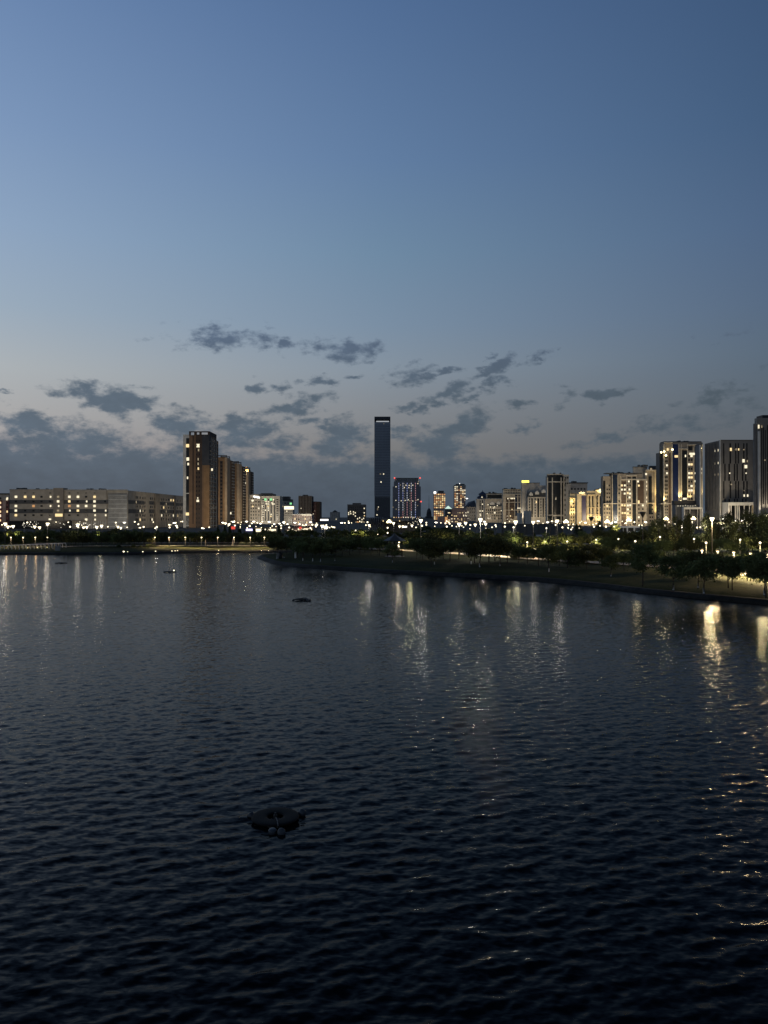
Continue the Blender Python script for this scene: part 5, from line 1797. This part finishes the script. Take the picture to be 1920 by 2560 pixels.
def tree(kind, px, d, py_top, label, group, wide=1.0, white=False, base_z=None, cat='tree', name=None):
    X = PX(px, d)
    z0 = G - 0.08 if base_z is None else base_z
    h = PZ(py_top, d) - z0
    cm, tm, wm = VAR[kind][tr.randrange(len(VAR[kind]))]
    nm = name or {'round': 'park_tree', 'round_far': 'park_tree', 'poplar': 'poplar_tree', 'conifer': 'conifer_tree', 'pine': 'pine_tree', 'bush': 'bush'}[kind]
    t = thing(nm, label, cat, (X, d, z0), group)
    a = tr.uniform(0, 6.28)
    for n_, me in (('crown', cm), ('trunk', tm)) + ((('trunk_paint', wm),) if white else ()):
        o = link(n_, me, t)
        o.scale = (h * wide, h * wide, h) if n_ != 'trunk_paint' else (h, h, h)
        if n_ == 'trunk':
            o.scale = (h, h, h)
        o.rotation_euler = (0, 0, a)
    return t


def row(label, group, kind, pxs, d, top, wide=1.0, jd=4, jt=4, jx=4, **kw):
    for i, px in enumerate(pxs):
        dd = d(px) if callable(d) else d
        tt = top(px) if callable(top) else top
        tree(kind, px + tr.uniform(-jx, jx), dd + tr.uniform(-jd, jd), tt + tr.uniform(-jt, jt), label.format(nth(i)), group, wide * tr.uniform(.85, 1.2), **kw)


def rg_(a, b, s):
    return [a + s * i for i in range(int((b - a) / s) + 1)]


row('dark round park tree in the front row of the far bank, {} from the footbridge', 'front row of far bank trees', 'round_far', [p for p in rg_(-16, 668, 19) if not 128 < p < 150], 186, lambda p: 1333 if p > 160 else 1337, 1.25)
row('dark round park tree in the second row of the far bank, {} from the footbridge', 'second row of far bank trees', 'round_far', rg_(-24, 676, 20), 207, lambda p: 1326 if p < 340 else 1330, 1.25)
row('dark tree standing at the far waterline, {} from the footbridge', 'trees at the far waterline', 'round_far', [166, 180, 192, 206, 220, 234, 252, 268, 285, 303, 322, 341, 360, 376], 178, 1331, 1.25, jd=2, jt=6)
row('slender dark tree among lamps below the tan towers, {} from the brown tower', 'dark trees below the tan towers', 'conifer', [548, 566, 578, 596, 602, 632, 637, 655, 662, 668, 700, 702], 245, 1316, 0.9, jt=7)
row('dark tree behind the grove of the headland, {} from its waterside end', 'trees behind the grove', 'round_far', rg_(668, 960, 18), 225, 1325, 1.2, jt=5)
row('thin trunked tree of the headland grove, {} from its waterside end', 'back row of the headland grove', 'round_far', rg_(688, 972, 15), 152, 1341, 1.25, jd=5, jt=5)
row('dark round tree in the front of the headland grove, {} from its waterside end', 'front row of the headland grove', 'round', rg_(694, 962, 23), 138, 1343, 1.3, jd=4, jt=4)
for i, (px, pb, top) in enumerate([(757, 1400, 1352), (782, 1401, 1350), (801, 1402, 1352), (837, 1400, 1348), (981, 1404, 1362), (1086, 1409, 1360)]):
    tree('round', px, DG(pb), top, 'young tree with white painted trunk on the headland lawn, {} from the sculpture'.format(nth(i)), 'painted young trees on the headland lawn', 1.2, True)
lawn_trees = [(1042, 1396, 1346), (1057, 1399, 1343), (1078, 1414, 1352), (1070, 1394, 1338), (1108, 1396, 1340), (1125, 1400, 1345), (1147, 1396, 1338), (1178, 1409, 1345), (1186, 1405, 1342), (1199, 1415, 1348), (1222, 1402, 1340), (1237, 1400, 1342), (1250, 1413, 1346), (1268, 1404, 1348), (1297, 1405, 1362), (1318, 1409, 1366), (1346, 1412, 1368), (1372, 1427, 1366), (1398, 1412, 1368), (1418, 1418, 1362), (1466, 1420, 1364), (1505, 1419, 1366)]
for i, (px, pb, top) in enumerate(lawn_trees):
    tree('round', px, DG(pb), top, 'dark round lawn tree along the lit path, {} from the gazebo'.format(nth(i)), 'lawn trees along the lit path', 1.3 if px < 1290 else 1.15, px in (1178, 1199, 1250, 1372))
near_trees = [(1527, 1438, 1384, 1.01, True), (1560, 1425, 1378, 1.06, False), (1606, 1461, 1360, 0.84, False), (1640, 1430, 1376, 1.14, False), (1683, 1472, 1384, 1.10, True), (1712, 1440, 1378, 1.19, False), (1745, 1466, 1382, 1.06, True), (1759, 1480, 1384, 1.06, True), (1790, 1446, 1380, 1.14, False), (1820, 1466, 1390, 0.97, False), (1830, 1471, 1392, 1.06, False), (1868, 1450, 1384, 1.06, False), (1910, 1484, 1384, 1.10, True), (1914, 1490, 1388, 0.97, False), (1985, 1494, 1380, 1.06, True), (2040, 1500, 1384, 1.06, True)]
for i, (px, pb, top, wd, wt) in enumerate(near_trees):
    tree('round', px, DG(pb), top, 'small lawn tree with thin trunk by the waterside, {} from the cafe kiosk'.format(nth(i)), 'small waterside trees on the lamplit lawn', wd, wt)
row('dark park tree beyond the lit path in the middle belt, {} from the gazebo', 'middle belt of park trees', 'round_far', rg_(1010, 1500, 21), lambda p: 178 - (p - 1010) * 0.03, lambda p: 1334 if p < 1240 else 1339, 1.2, jt=10)
row('dark park tree in the rear belt below the hoarding, {} from the ribbed pavilion', 'rear belt of park trees', 'round_far', rg_(900, 1560, 23), 232, lambda p: 1328 if p < 1240 else 1334, 1.2, jt=8)
row('leafy park tree behind the small waterside trees, {} from the cafe kiosk', 'park trees behind the waterside trees', 'round', rg_(1515, 1930, 24), lambda p: 128 + (p % 7) * 3, 1350, 1.05, jt=10)
row('taller park tree under the poplars, {} from the cafe kiosk', 'park trees under the poplars', 'round_far', rg_(1500, 1935, 26), 176, 1330, 1.2, jt=6)
for i, (px, top) in enumerate([(1632, 1306), (1647, 1300), (1662, 1303), (1676, 1312), (1690, 1294), (1713, 1287), (1722, 1300), (1767, 1288), (1776, 1304), (1790, 1302), (1817, 1286), (1827, 1293), (1838, 1304), (1871, 1282), (1881, 1288), (1903, 1296), (1912, 1286), (1926, 1290)]):
    tree('poplar', px, 150 + (i % 4) * 6, top, 'tall wind bent poplar before the dark offices, {} from the cafe kiosk'.format(nth(i)), 'poplars before the dark offices', 1.0 * tr.uniform(.9, 1.25))
for i, (px, d, top, k) in enumerate([(1024, 168, 1331, 'pine'), (1000, 172, 1334, 'pine'), (1052, 185, 1318, 'pine'), (1072, 190, 1314, 'pine'), (1090, 188, 1318, 'pine'), (1110, 192, 1317, 'pine'), (1290, 190, 1328, 'conifer'), (948, 205, 1330, 'conifer'), (1440, 108, 1362, 'conifer'), (1456, 112, 1368, 'conifer'), (1424, 110, 1370, 'conifer'), (1442, 290, 1308, 'conifer'), (1450, 270, 1310, 'conifer'), (1498, 280, 1300, 'conifer'), (1335, 180, 1330, 'conifer'), (1205, 165, 1325, 'conifer')]):
    tree(k, px, d, top, 'dark {} among the park trees, {} of the mixed evergreens from the gazebo'.format('flat layered pine' if k == 'pine' else 'pointed conifer', nth(i)), 'evergreens in the park', 1.5 if k == 'conifer' else 1.15)
for i, (px, d, top, c) in enumerate([(24, 196, 1327, ''), (45, 196, 1328, ''), (250, 190, 1330, ''), (1282, 150, 1336, ''), (1263, 152, 1340, ''), (1536, 280, 1310, ''), (903, 225, 1326, ''), (880, 225, 1328, ''), (1020, 160, 1345, '')]):
    t = tree('round_far', px, d, top, 'small tree turned yellow green by a lamp, {} from the footbridge'.format(nth(i)), 'lamplit yellow green trees', 1.0)
    lamp_light(t, (0.4, -1.7, (PZ(top, d) - G) * .75), 170 if d < 250 else 1400, (1.0, 0.9, 0.45), 0.3)  # bare light added beside the tree to colour its crown, no lamp carries it
row('low dark bush on the far bank slope, {} from the footbridge', 'bushes on the far bank', 'bush', [296, 330, 348, 371, 382, 390, 640, 655], 176, 1362, 1.6, jt=3, jd=2, cat='bush')
row('low dark bush beside the lit path, {} from the gazebo', 'bushes beside the lit path', 'bush', [1302, 1392, 1416, 1476, 1548], lambda p: 138 - (p - 1090) * 0.055, lambda p: 1372 + (p - 1090) * .03, 1.7, jt=4, jd=2, cat='bush')


def hedge(pxa, pxb, d, top, label, grp='clipped hedges in the park'):
    x0, x1 = PX(pxa, d), PX(pxb, d)
    h = PZ(top, d) - G
    rg = np.random.default_rng(int(pxa) + 500)
    n = int((x1 - x0) * 60)
    pts = np.stack([rg.uniform(x0, x1, n), d + rg.normal(0, .7, n), G + h * rg.uniform(0, 1, n) ** .7 * (1 + .12 * np.sin(rg.uniform(x0, x1, n)))], 1)
    o = link('hedge', leaf_mesh('hedge', leafm, pts, .28, int(pxa) + 503))
    tag(o, label, 'hedge', grp)


hedge(-30, 330, 199, 1347, 'long dark hedge behind the footbridge')
hedge(330, 690, 202, 1345, 'long dark hedge under the trees below the brown tower')
hedge(690, 1010, 196, 1346, 'long dark hedge behind the headland grove')
hedge(1000, 1260, 200, 1346, 'long dark hedge behind the gazebo')
hedge(1260, 1640, 212, 1342, 'long dark hedge below the hoarding and the ochre blocks')
hedge(1600, 1960, 196, 1336, 'long dark hedge under the poplars')
hedge(1240, 1660, 162, 1362, 'dark hedge between the two park paths')

# ------------------------------------------------------------------ footbridge
d = 168
x0, x1 = PX(-130, d), PX(150, d)
t = thing('footbridge', 'lamplit footbridge with pale curved railing posts', 'footbridge', (x1, d, G))
zdk = lambda x: PZ(1377.5 - 5.5 * (x - PX(0, d)) / (PX(140, d) - PX(0, d)), d)
xs_ = fr(x0, x1, 34)
dk = MB()
vs, fs = [], []
for x in xs_:
    z = zdk(x)
    vs += [(x, d, z), (x, d + 3.2, z), (x, d + 3.2, z - .35), (x, d, z - .35)]
for i in range(len(xs_) - 1):
    for j in range(4):
        fs.append((4 * i + j, 4 * i + (j + 1) % 4, 4 * i + 4 + (j + 1) % 4, 4 * i + 4 + j))
dk.add(vs, fs).build('deck', mat('bridge_concrete', (0.36, 0.32, 0.27), 0.8), t)
for side_ in (0.05, 3.1):
    MB().tube([(x, d + side_, zdk(x) + 1.12) for x in xs_], 0.05).build('handrail', white_p, t)
    rl = MB()
    for k in range(4):
        rl.tube([(x, d + side_ + .1, zdk(x) + .2 + .23 * k) for x in xs_[::3]], 0.018, 4)
    rl.build('rail_wire_mesh', steel, t)
    for x in fr(x0, x1, 31):
        z = zdk(x)
        MB().tube([(x, d + side_ + .12, z - .05), (x + .05, d + side_ + .1, z + .6), (x + .02, d + side_, z + .95), (x - .12, d + side_ - .1, z + 1.12)], 0.06).build('railing_post', white_p, t)
for x in fr(PX(4, d), PX(128, d), 6):
    o = MB().lathe([(.06, -.05), (.1, 0), (.06, .08)], 8, (x, d + 3.0, zdk(x) + .35)).build('deck_light', LAMPY, t)
    lamp_light(t, (x - x1, 2.2, zdk(x) + .7 - G), 14, (1, .62, .3), .12)
ab = MB().box(PX(-130, 166), PX(27, 166), 166, 171.5, -0.6, PZ(1383.5, 166)).build('bridge_pier', black)
tag(ab, 'black bridge pier standing in the water below the footbridge', 'pier')
t = thing('utility_cabinet', 'grey cabinet on a post at the footbridge end', 'cabinet', (PX(144, 165), 165, 0.6))
MB().box(PX(138.5, 165), PX(149.5, 165), 164.8, 165.4, PZ(1379.5, 165), PZ(1366, 165)).build('body', mat('cabinet_grey', (0.22, 0.22, 0.2)), t)
MB().box(PX(138, 165), PX(150, 165), 164.7, 165.5, PZ(1366, 165), PZ(1365, 165)).build('roof', greyw, t)
MB().box(PX(141, 165), PX(142.5, 165), 164.9, 165.1, 0.3, PZ(1379.5, 165)).build('foot', dsteel, t)
MB().box(PX(146, 165), PX(147.5, 165), 164.9, 165.1, 0.3, PZ(1379.5, 165)).build('foot', dsteel, t)
t = thing('marker_post', 'thin bare steel post on the lawn of the far bank', 'post', (PX(514, 178), 178, G))
MB().lathe([(.07, 0), (.06, PZ(1347, 178) - G)], 8, (PX(514, 178), 178, G)).build('shaft', steel, t)
MB().lathe([(.14, 0), (.14, .06)], 8, (PX(514, 178), 178, G)).build('base', dsteel, t)

# ------------------------------------------------------------------ gazebo
d = DG(1392)
t = thing('gazebo', 'dark wooden gazebo with a pointed hip roof on the headland lawn', 'gazebo', (PX(987, d), d, G))
wood = mat('dark_wood', (0.035, 0.025, 0.02), 0.8, 0.3, 3)
cx, cy, rr = PX(987, d), d + 1.4, 1.45
ze = PZ(1353, d)
for k in range(6):
    a = math.pi * (k / 3 + 1 / 6)
    x, y = cx + rr * math.cos(a), cy + rr * math.sin(a)
    MB().box(x - .075, x + .075, y - .075, y + .075, G - .1, ze).build('post', wood, t)
    if k != 4:
        a2 = math.pi * ((k + 1) / 3 + 1 / 6)
        x2, y2 = cx + rr * math.cos(a2), cy + rr * math.sin(a2)
        m = MB()
        for z in (G + .25, G + .95):
            m.tube([(x, y, z), (x2, y2, z)], .045, 4)
        for q in fr(.12, .88, 6):
            m.tube([(x + (x2 - x) * q, y + (y2 - y) * q, G + .25), (x + (x2 - x) * q, y + (y2 - y) * q, G + .95)], .02, 4)
        m.build('railing_lattice', wood, t)
MB().lathe([(rr + .5, 0), (rr + .5, .1), (.3, 1.0), (.06, 1.35)], 6, (cx, cy, ze)).build('roof', roofm, t)
MB().lathe([(rr + .25, -.15), (rr + .25, .02)], 6, (cx, cy, G + .05)).build('floor_slab', greyw, t)
t = thing('bollard_light', 'small white lit bollard seen through the gazebo posts', 'bollard light', (PX(996.4, 150), 150, G))
MB().lathe([(.1, 0), (.1, .9)], 8, (PX(996.4, 150), 150, G)).build('post', dsteel, t)
MB().lathe([(.12, 0), (.14, .1), (.14, .42), (.1, .5)], 8, (PX(996.4, 150), 150, G + .9)).build('lens', LAMP, t)
lamp_light(t, (0, -.5, 1.1), 160, WARM, .1)

# ------------------------------------------------------------------ pale sculpture and post on the headland tip
d = 136
t = thing('sculpture', 'pale twisted stone sculpture with a leaning slab at the headland waterline', 'sculpture', (PX(697, d), d, 0.5))
k = d / F


def P_(px, py, dy=0):
    return (PX(px, d), d + dy, PZ(py, d))


MB().tube([P_(694, 1402), P_(693.6, 1398), P_(695, 1391), P_(696, 1386), P_(695, 1382.5)], [.24, .26, .24, .27, .2], 8).build('shaft', greyw, t, True)
MB().tube([P_(702, 1401, .3), P_(701, 1394, .3), P_(702.5, 1386, .3), P_(700, 1380, .3), P_(697, 1380.5, .1)], [.3, .36, .34, .26, .16], 8).build('dark_shaft', black, t, True)
MB().tube([P_(689, 1408, -.4), P_(696, 1403, -.1), P_(701, 1400.6), P_(710, 1402)], [.12, .16, .14, .1], 6).build('slab', pale, t, True)
MB().tube([P_(705, 1393, .3), P_(710, 1395, .2), P_(714, 1398.5, .1)], [.08, .22, .1], 6).build('arm', greyw, t, True)
d = 135
t = thing('marker_post', 'thick whitewashed post standing alone at the front of the grove', 'post', (PX(739, d), d, G - .2))
MB().lathe([(.17, -.3), (.15, 1.45), (.13, 1.6)], 10, (PX(738.6, d), d, G - .1)).build('shaft', paint, t)
MB().box(PX(739.8, d), PX(741.5, d), d + .05, d + .25, G - .3, G + 1.4).build('backing_board', dsteel, t)

# ------------------------------------------------------------------ floating fountain rings
rubber = mat('float_rubber', (0.009, 0.0092, 0.0095), 0.7, 0.3, 4, spec=0.12)


def ring_mesh(Rm, rx_, rz, z0, n=40, k=16):
    v, f = [], []
    for i in range(n):
        a = 2 * math.pi * i / n
        for j in range(k):
            b_ = 2 * math.pi * j / k
            cz = math.sin(b_)
            r_ = Rm + rx_ * math.copysign(abs(math.cos(b_)) ** .8, math.cos(b_))
            v.append((r_ * math.cos(a), r_ * math.sin(a), z0 + rz * math.copysign(abs(cz) ** .8, cz)))
    for i in range(n):
        for j in range(k):
            f.append((i * k + j, ((i + 1) % n) * k + j, ((i + 1) % n) * k + (j + 1) % k, i * k + (j + 1) % k))
    return MB().add(v, f)


fl = thing('fountain_float', 'black ring shaped fountain float with small light cups, close to the viewer', 'fountain float', (PX(689, 20.3), 20.3, 0.0), 'fountain floats on the lake')
link('ring', ring_mesh(.42, .21, .04, .09).mesh('ring', rubber, True), fl)
link('pump_well', MB().lathe([(.12, -.3), (.17, -.25), (.17, .0), (.13, .02), (.1, .0)], 16).mesh('pump_well', black), fl)
link('nozzle', MB().lathe([(.05, 0), (.05, .14), (.025, .16), (.025, .2)], 10).mesh('nozzle', dsteel), fl)
link('cable', MB().tube([(0, -.1, .06), (.04, -.2, .14), (.08, -.36, .2), (.12, -.5, .18), (.16, -.62, .1)], .011).mesh('cable', mat('cable_grey', (.16, .16, .16))), fl)
cupm = MB().lathe([(.05, -.1), (.1, -.06), (.105, .05), (.09, .07), (.02, .075)], 14).mesh('light_cup', mat('cup_glass', (.05, .056, .064), .4), True)
for (x, y, z, rx_, ry_) in ((.04, -.80, .02, 12, 0), (.27, -.84, .03, 70, 40), (.66, .38, .05, -40, 30), (-.68, .25, .02, -20, -40)):
    c = link('light_cup', cupm, fl)
    c.location = (x, y, z)
    c.rotation_euler = (R(rx_), R(ry_), 0)
    a = math.atan2(y, x)
    link('bracket', MB().tube([(x * .97, y * .97, z - .03), (.55 * math.cos(a), .55 * math.sin(a), .06)], .018).mesh('bracket', dsteel), fl)
for (px, py, lab, rot) in ((754, 1499.5, 'flat black fountain float below the headland, second closest of the four', 40), (424, 1430, 'black fountain float carrying a thin mast', 130), (155, 1408, 'low black fountain float far out near the footbridge', 250)):
    dd = DG(py, 0.05)
    c = copy_tree(fl)
    c.location = (PX(px, dd), dd, 0.02)
    c.rotation_euler = (0, 0, R(rot))
    c['label'] = lab
    sc = 1.12 if py > 1450 else 1.18
    c.scale = (sc, sc, sc)
    if px == 424:
        link('mast', MB().lathe([(.025, 0), (.02, .75)], 6).mesh('mast', dsteel), c)
        o = link('mast_light', ball, c)
        o.location = Matrix.Rotation(R(-rot), 3, 'Z') @ Vector((.62, -.3, .24))
        o.scale = (.28,) * 3

# ------------------------------------------------------------------ cars on the park road
carp = {'white': mat('white_car_paint', (0.5, 0.5, 0.5), .3, 0), 'silver': mat('silver_car_paint', (0.25, 0.26, 0.27), .3, 0), 'dark': mat('dark_car_paint', (0.03, 0.03, 0.035), .3, 0), 'red': mat('red_car_paint', (0.2, 0.02, 0.02), .3, 0)}


def car(px, d, paint_, label, facing):
    X = PX(px, d)
    t = thing('car', label, 'car', (X, d, G + .12), 'cars on the park road')
    prof = [(-2.1, .35), (-2.15, .75), (-1.5, .92), (-.75, 1.42), (.7, 1.45), (1.45, .98), (2.05, .9), (2.15, .4)]
    v = [(x * facing, y, z) for y in (-.85, .85) for x, z in prof]
    n = len(prof)
    f = [(i, (i + 1) % n, n + (i + 1) % n, n + i) for i in range(n)] + [tuple(range(n)), tuple(range(2 * n - 1, n - 1, -1))]
    b_ = MB().add(v, f)
    link('body', b_.mesh('body', carp[paint_]), t)
    g = MB().add([(x * facing, -.87, z) for x, z in ((-1.2, .95), (-.7, 1.35), (.62, 1.37), (1.2, .98))], [(0, 1, 2, 3)])
    g.add([(x * facing, -.855, z) for x, z in ((-1.2, .95), (-.7, 1.35), (.62, 1.37), (1.2, .98))], [(3, 2, 1, 0)])
    link('window_glass', g.mesh('window_glass', glass_d), t)
    for x in (-1.3, 1.3):
        for y in (-.86, .86):
            w = MB().lathe([(.2, -.1), (.33, -.1), (.33, .1), (.2, .1)], 14).mesh('wheel', black)
            o = link('wheel', w, t)
            o.location = (x, y, .33)
            o.rotation_euler = (R(90), 0, 0)
    for y in (-.6, .6):
        o = link('headlight', MB().box(-.08, .08, -.16, .16, -.09, .09).mesh('headlight', HEADL), t)
        o.location = (2.14 * facing, y, .68)
        o = link('taillight', MB().box(-.06, .06, -.16, .16, -.08, .08).mesh('taillight', TAILL), t)
        o.location = (-2.12 * facing, y, .75)
    t.rotation_euler = (0, 0, R(-62 * facing))
    return t


car(199, 236, 'white', 'white car with bright headlights between the far bank trees', 1)
car(156, 240, 'dark', 'dark car with bluish headlights just past the footbridge end', 1)
car(1712, 214, 'silver', 'silver car with two blue white headlights under the poplars', 1)
car(1909, 206, 'white', 'white car with headlights on, close to the photo edge', 1)
car(1350, 226, 'silver', 'silver car driving past below the hoarding', -1)
car(1482, 222, 'dark', 'dark car on the park road below the yellow lit blocks', 1)
car(586, 238, 'red', 'red car below the second tan tower', -1)
car(1125, 232, 'white', 'white car behind the dark pines', 1)

# ------------------------------------------------------------------ people on the far path


def person(px, d, label, top_c, leg_c, facing):
    X = PX(px, d)
    me = bpy.data.meshes.new('person')
    J = [((0, 0, .95), .13), ((0, 0, 1.2), .14), ((0, 0, 1.42), .13), ((0, 0, 1.52), .05), ((0, .0, 1.63), .095), ((0, 0, 1.72), .085),
         ((-.09, 0, .88), .085), ((-.11, .12, .48), .06), ((-.11, .02, .06), .045), ((-.11, .16, .03), .04),
         ((.09, 0, .88), .085), ((.11, -.08, .48), .06), ((.11, -.24, .07), .045), ((.11, -.12, .03), .04),
         ((-.2, 0, 1.38), .055), ((-.25, -.05, 1.1), .042), ((-.24, .08, .86), .034),
         ((.2, 0, 1.38), .055), ((.25, .05, 1.1), .042), ((.24, .16, .88), .034)]
    E = [(0, 1), (1, 2), (2, 3), (3, 4), (4, 5), (0, 6), (6, 7), (7, 8), (8, 9), (0, 10), (10, 11), (11, 12), (12, 13), (2, 14), (14, 15), (15, 16), (2, 17), (17, 18), (18, 19)]
    me.from_pydata([j[0] for j in J], E, [])
    o = link('person', me)
    sm = o.modifiers.new('skin', 'SKIN')
    for v, j in zip(me.skin_vertices[0].data, J):
        v.radius = (j[1], j[1])
    me.skin_vertices[0].data[0].use_root = True
    o.modifiers.new('sub', 'SUBSURF').levels = 1
    dg = bpy.context.evaluated_depsgraph_get()
    em_ = bpy.data.meshes.new_from_object(o.evaluated_get(dg))
    o.modifiers.clear()
    o.data = em_
    bpy.data.meshes.remove(me)
    em_.materials.clear()
    for c in (top_c, leg_c, mat('skin', (.45, .3, .22), .6, 0), mat('hair', (.02, .015, .012), .6, 0)):
        em_.materials.append(c)
    for p in em_.polygons:
        z = p.center.z
        p.material_index = 3 if z > 1.68 else (2 if z > 1.49 or (abs(p.center.x) > .2 and z < .95) else (0 if z > .93 else 1))
        p.use_smooth = True
    o.location = (X, d, G + .1)
    o.rotation_euler = (0, 0, R(facing))
    tag(o, label, 'person', 'people strolling on the far bank')
    return o


person(475, 183, 'person in a pale top walking on the far bank path', pale, mgrey, 80)
person(492, 184, 'person in grey walking behind the pale topped walker', greyw, dgrey, 85)
person(582, 180.5, 'person in a rose top beside the far bank lawn', pinkish, cream, -70)
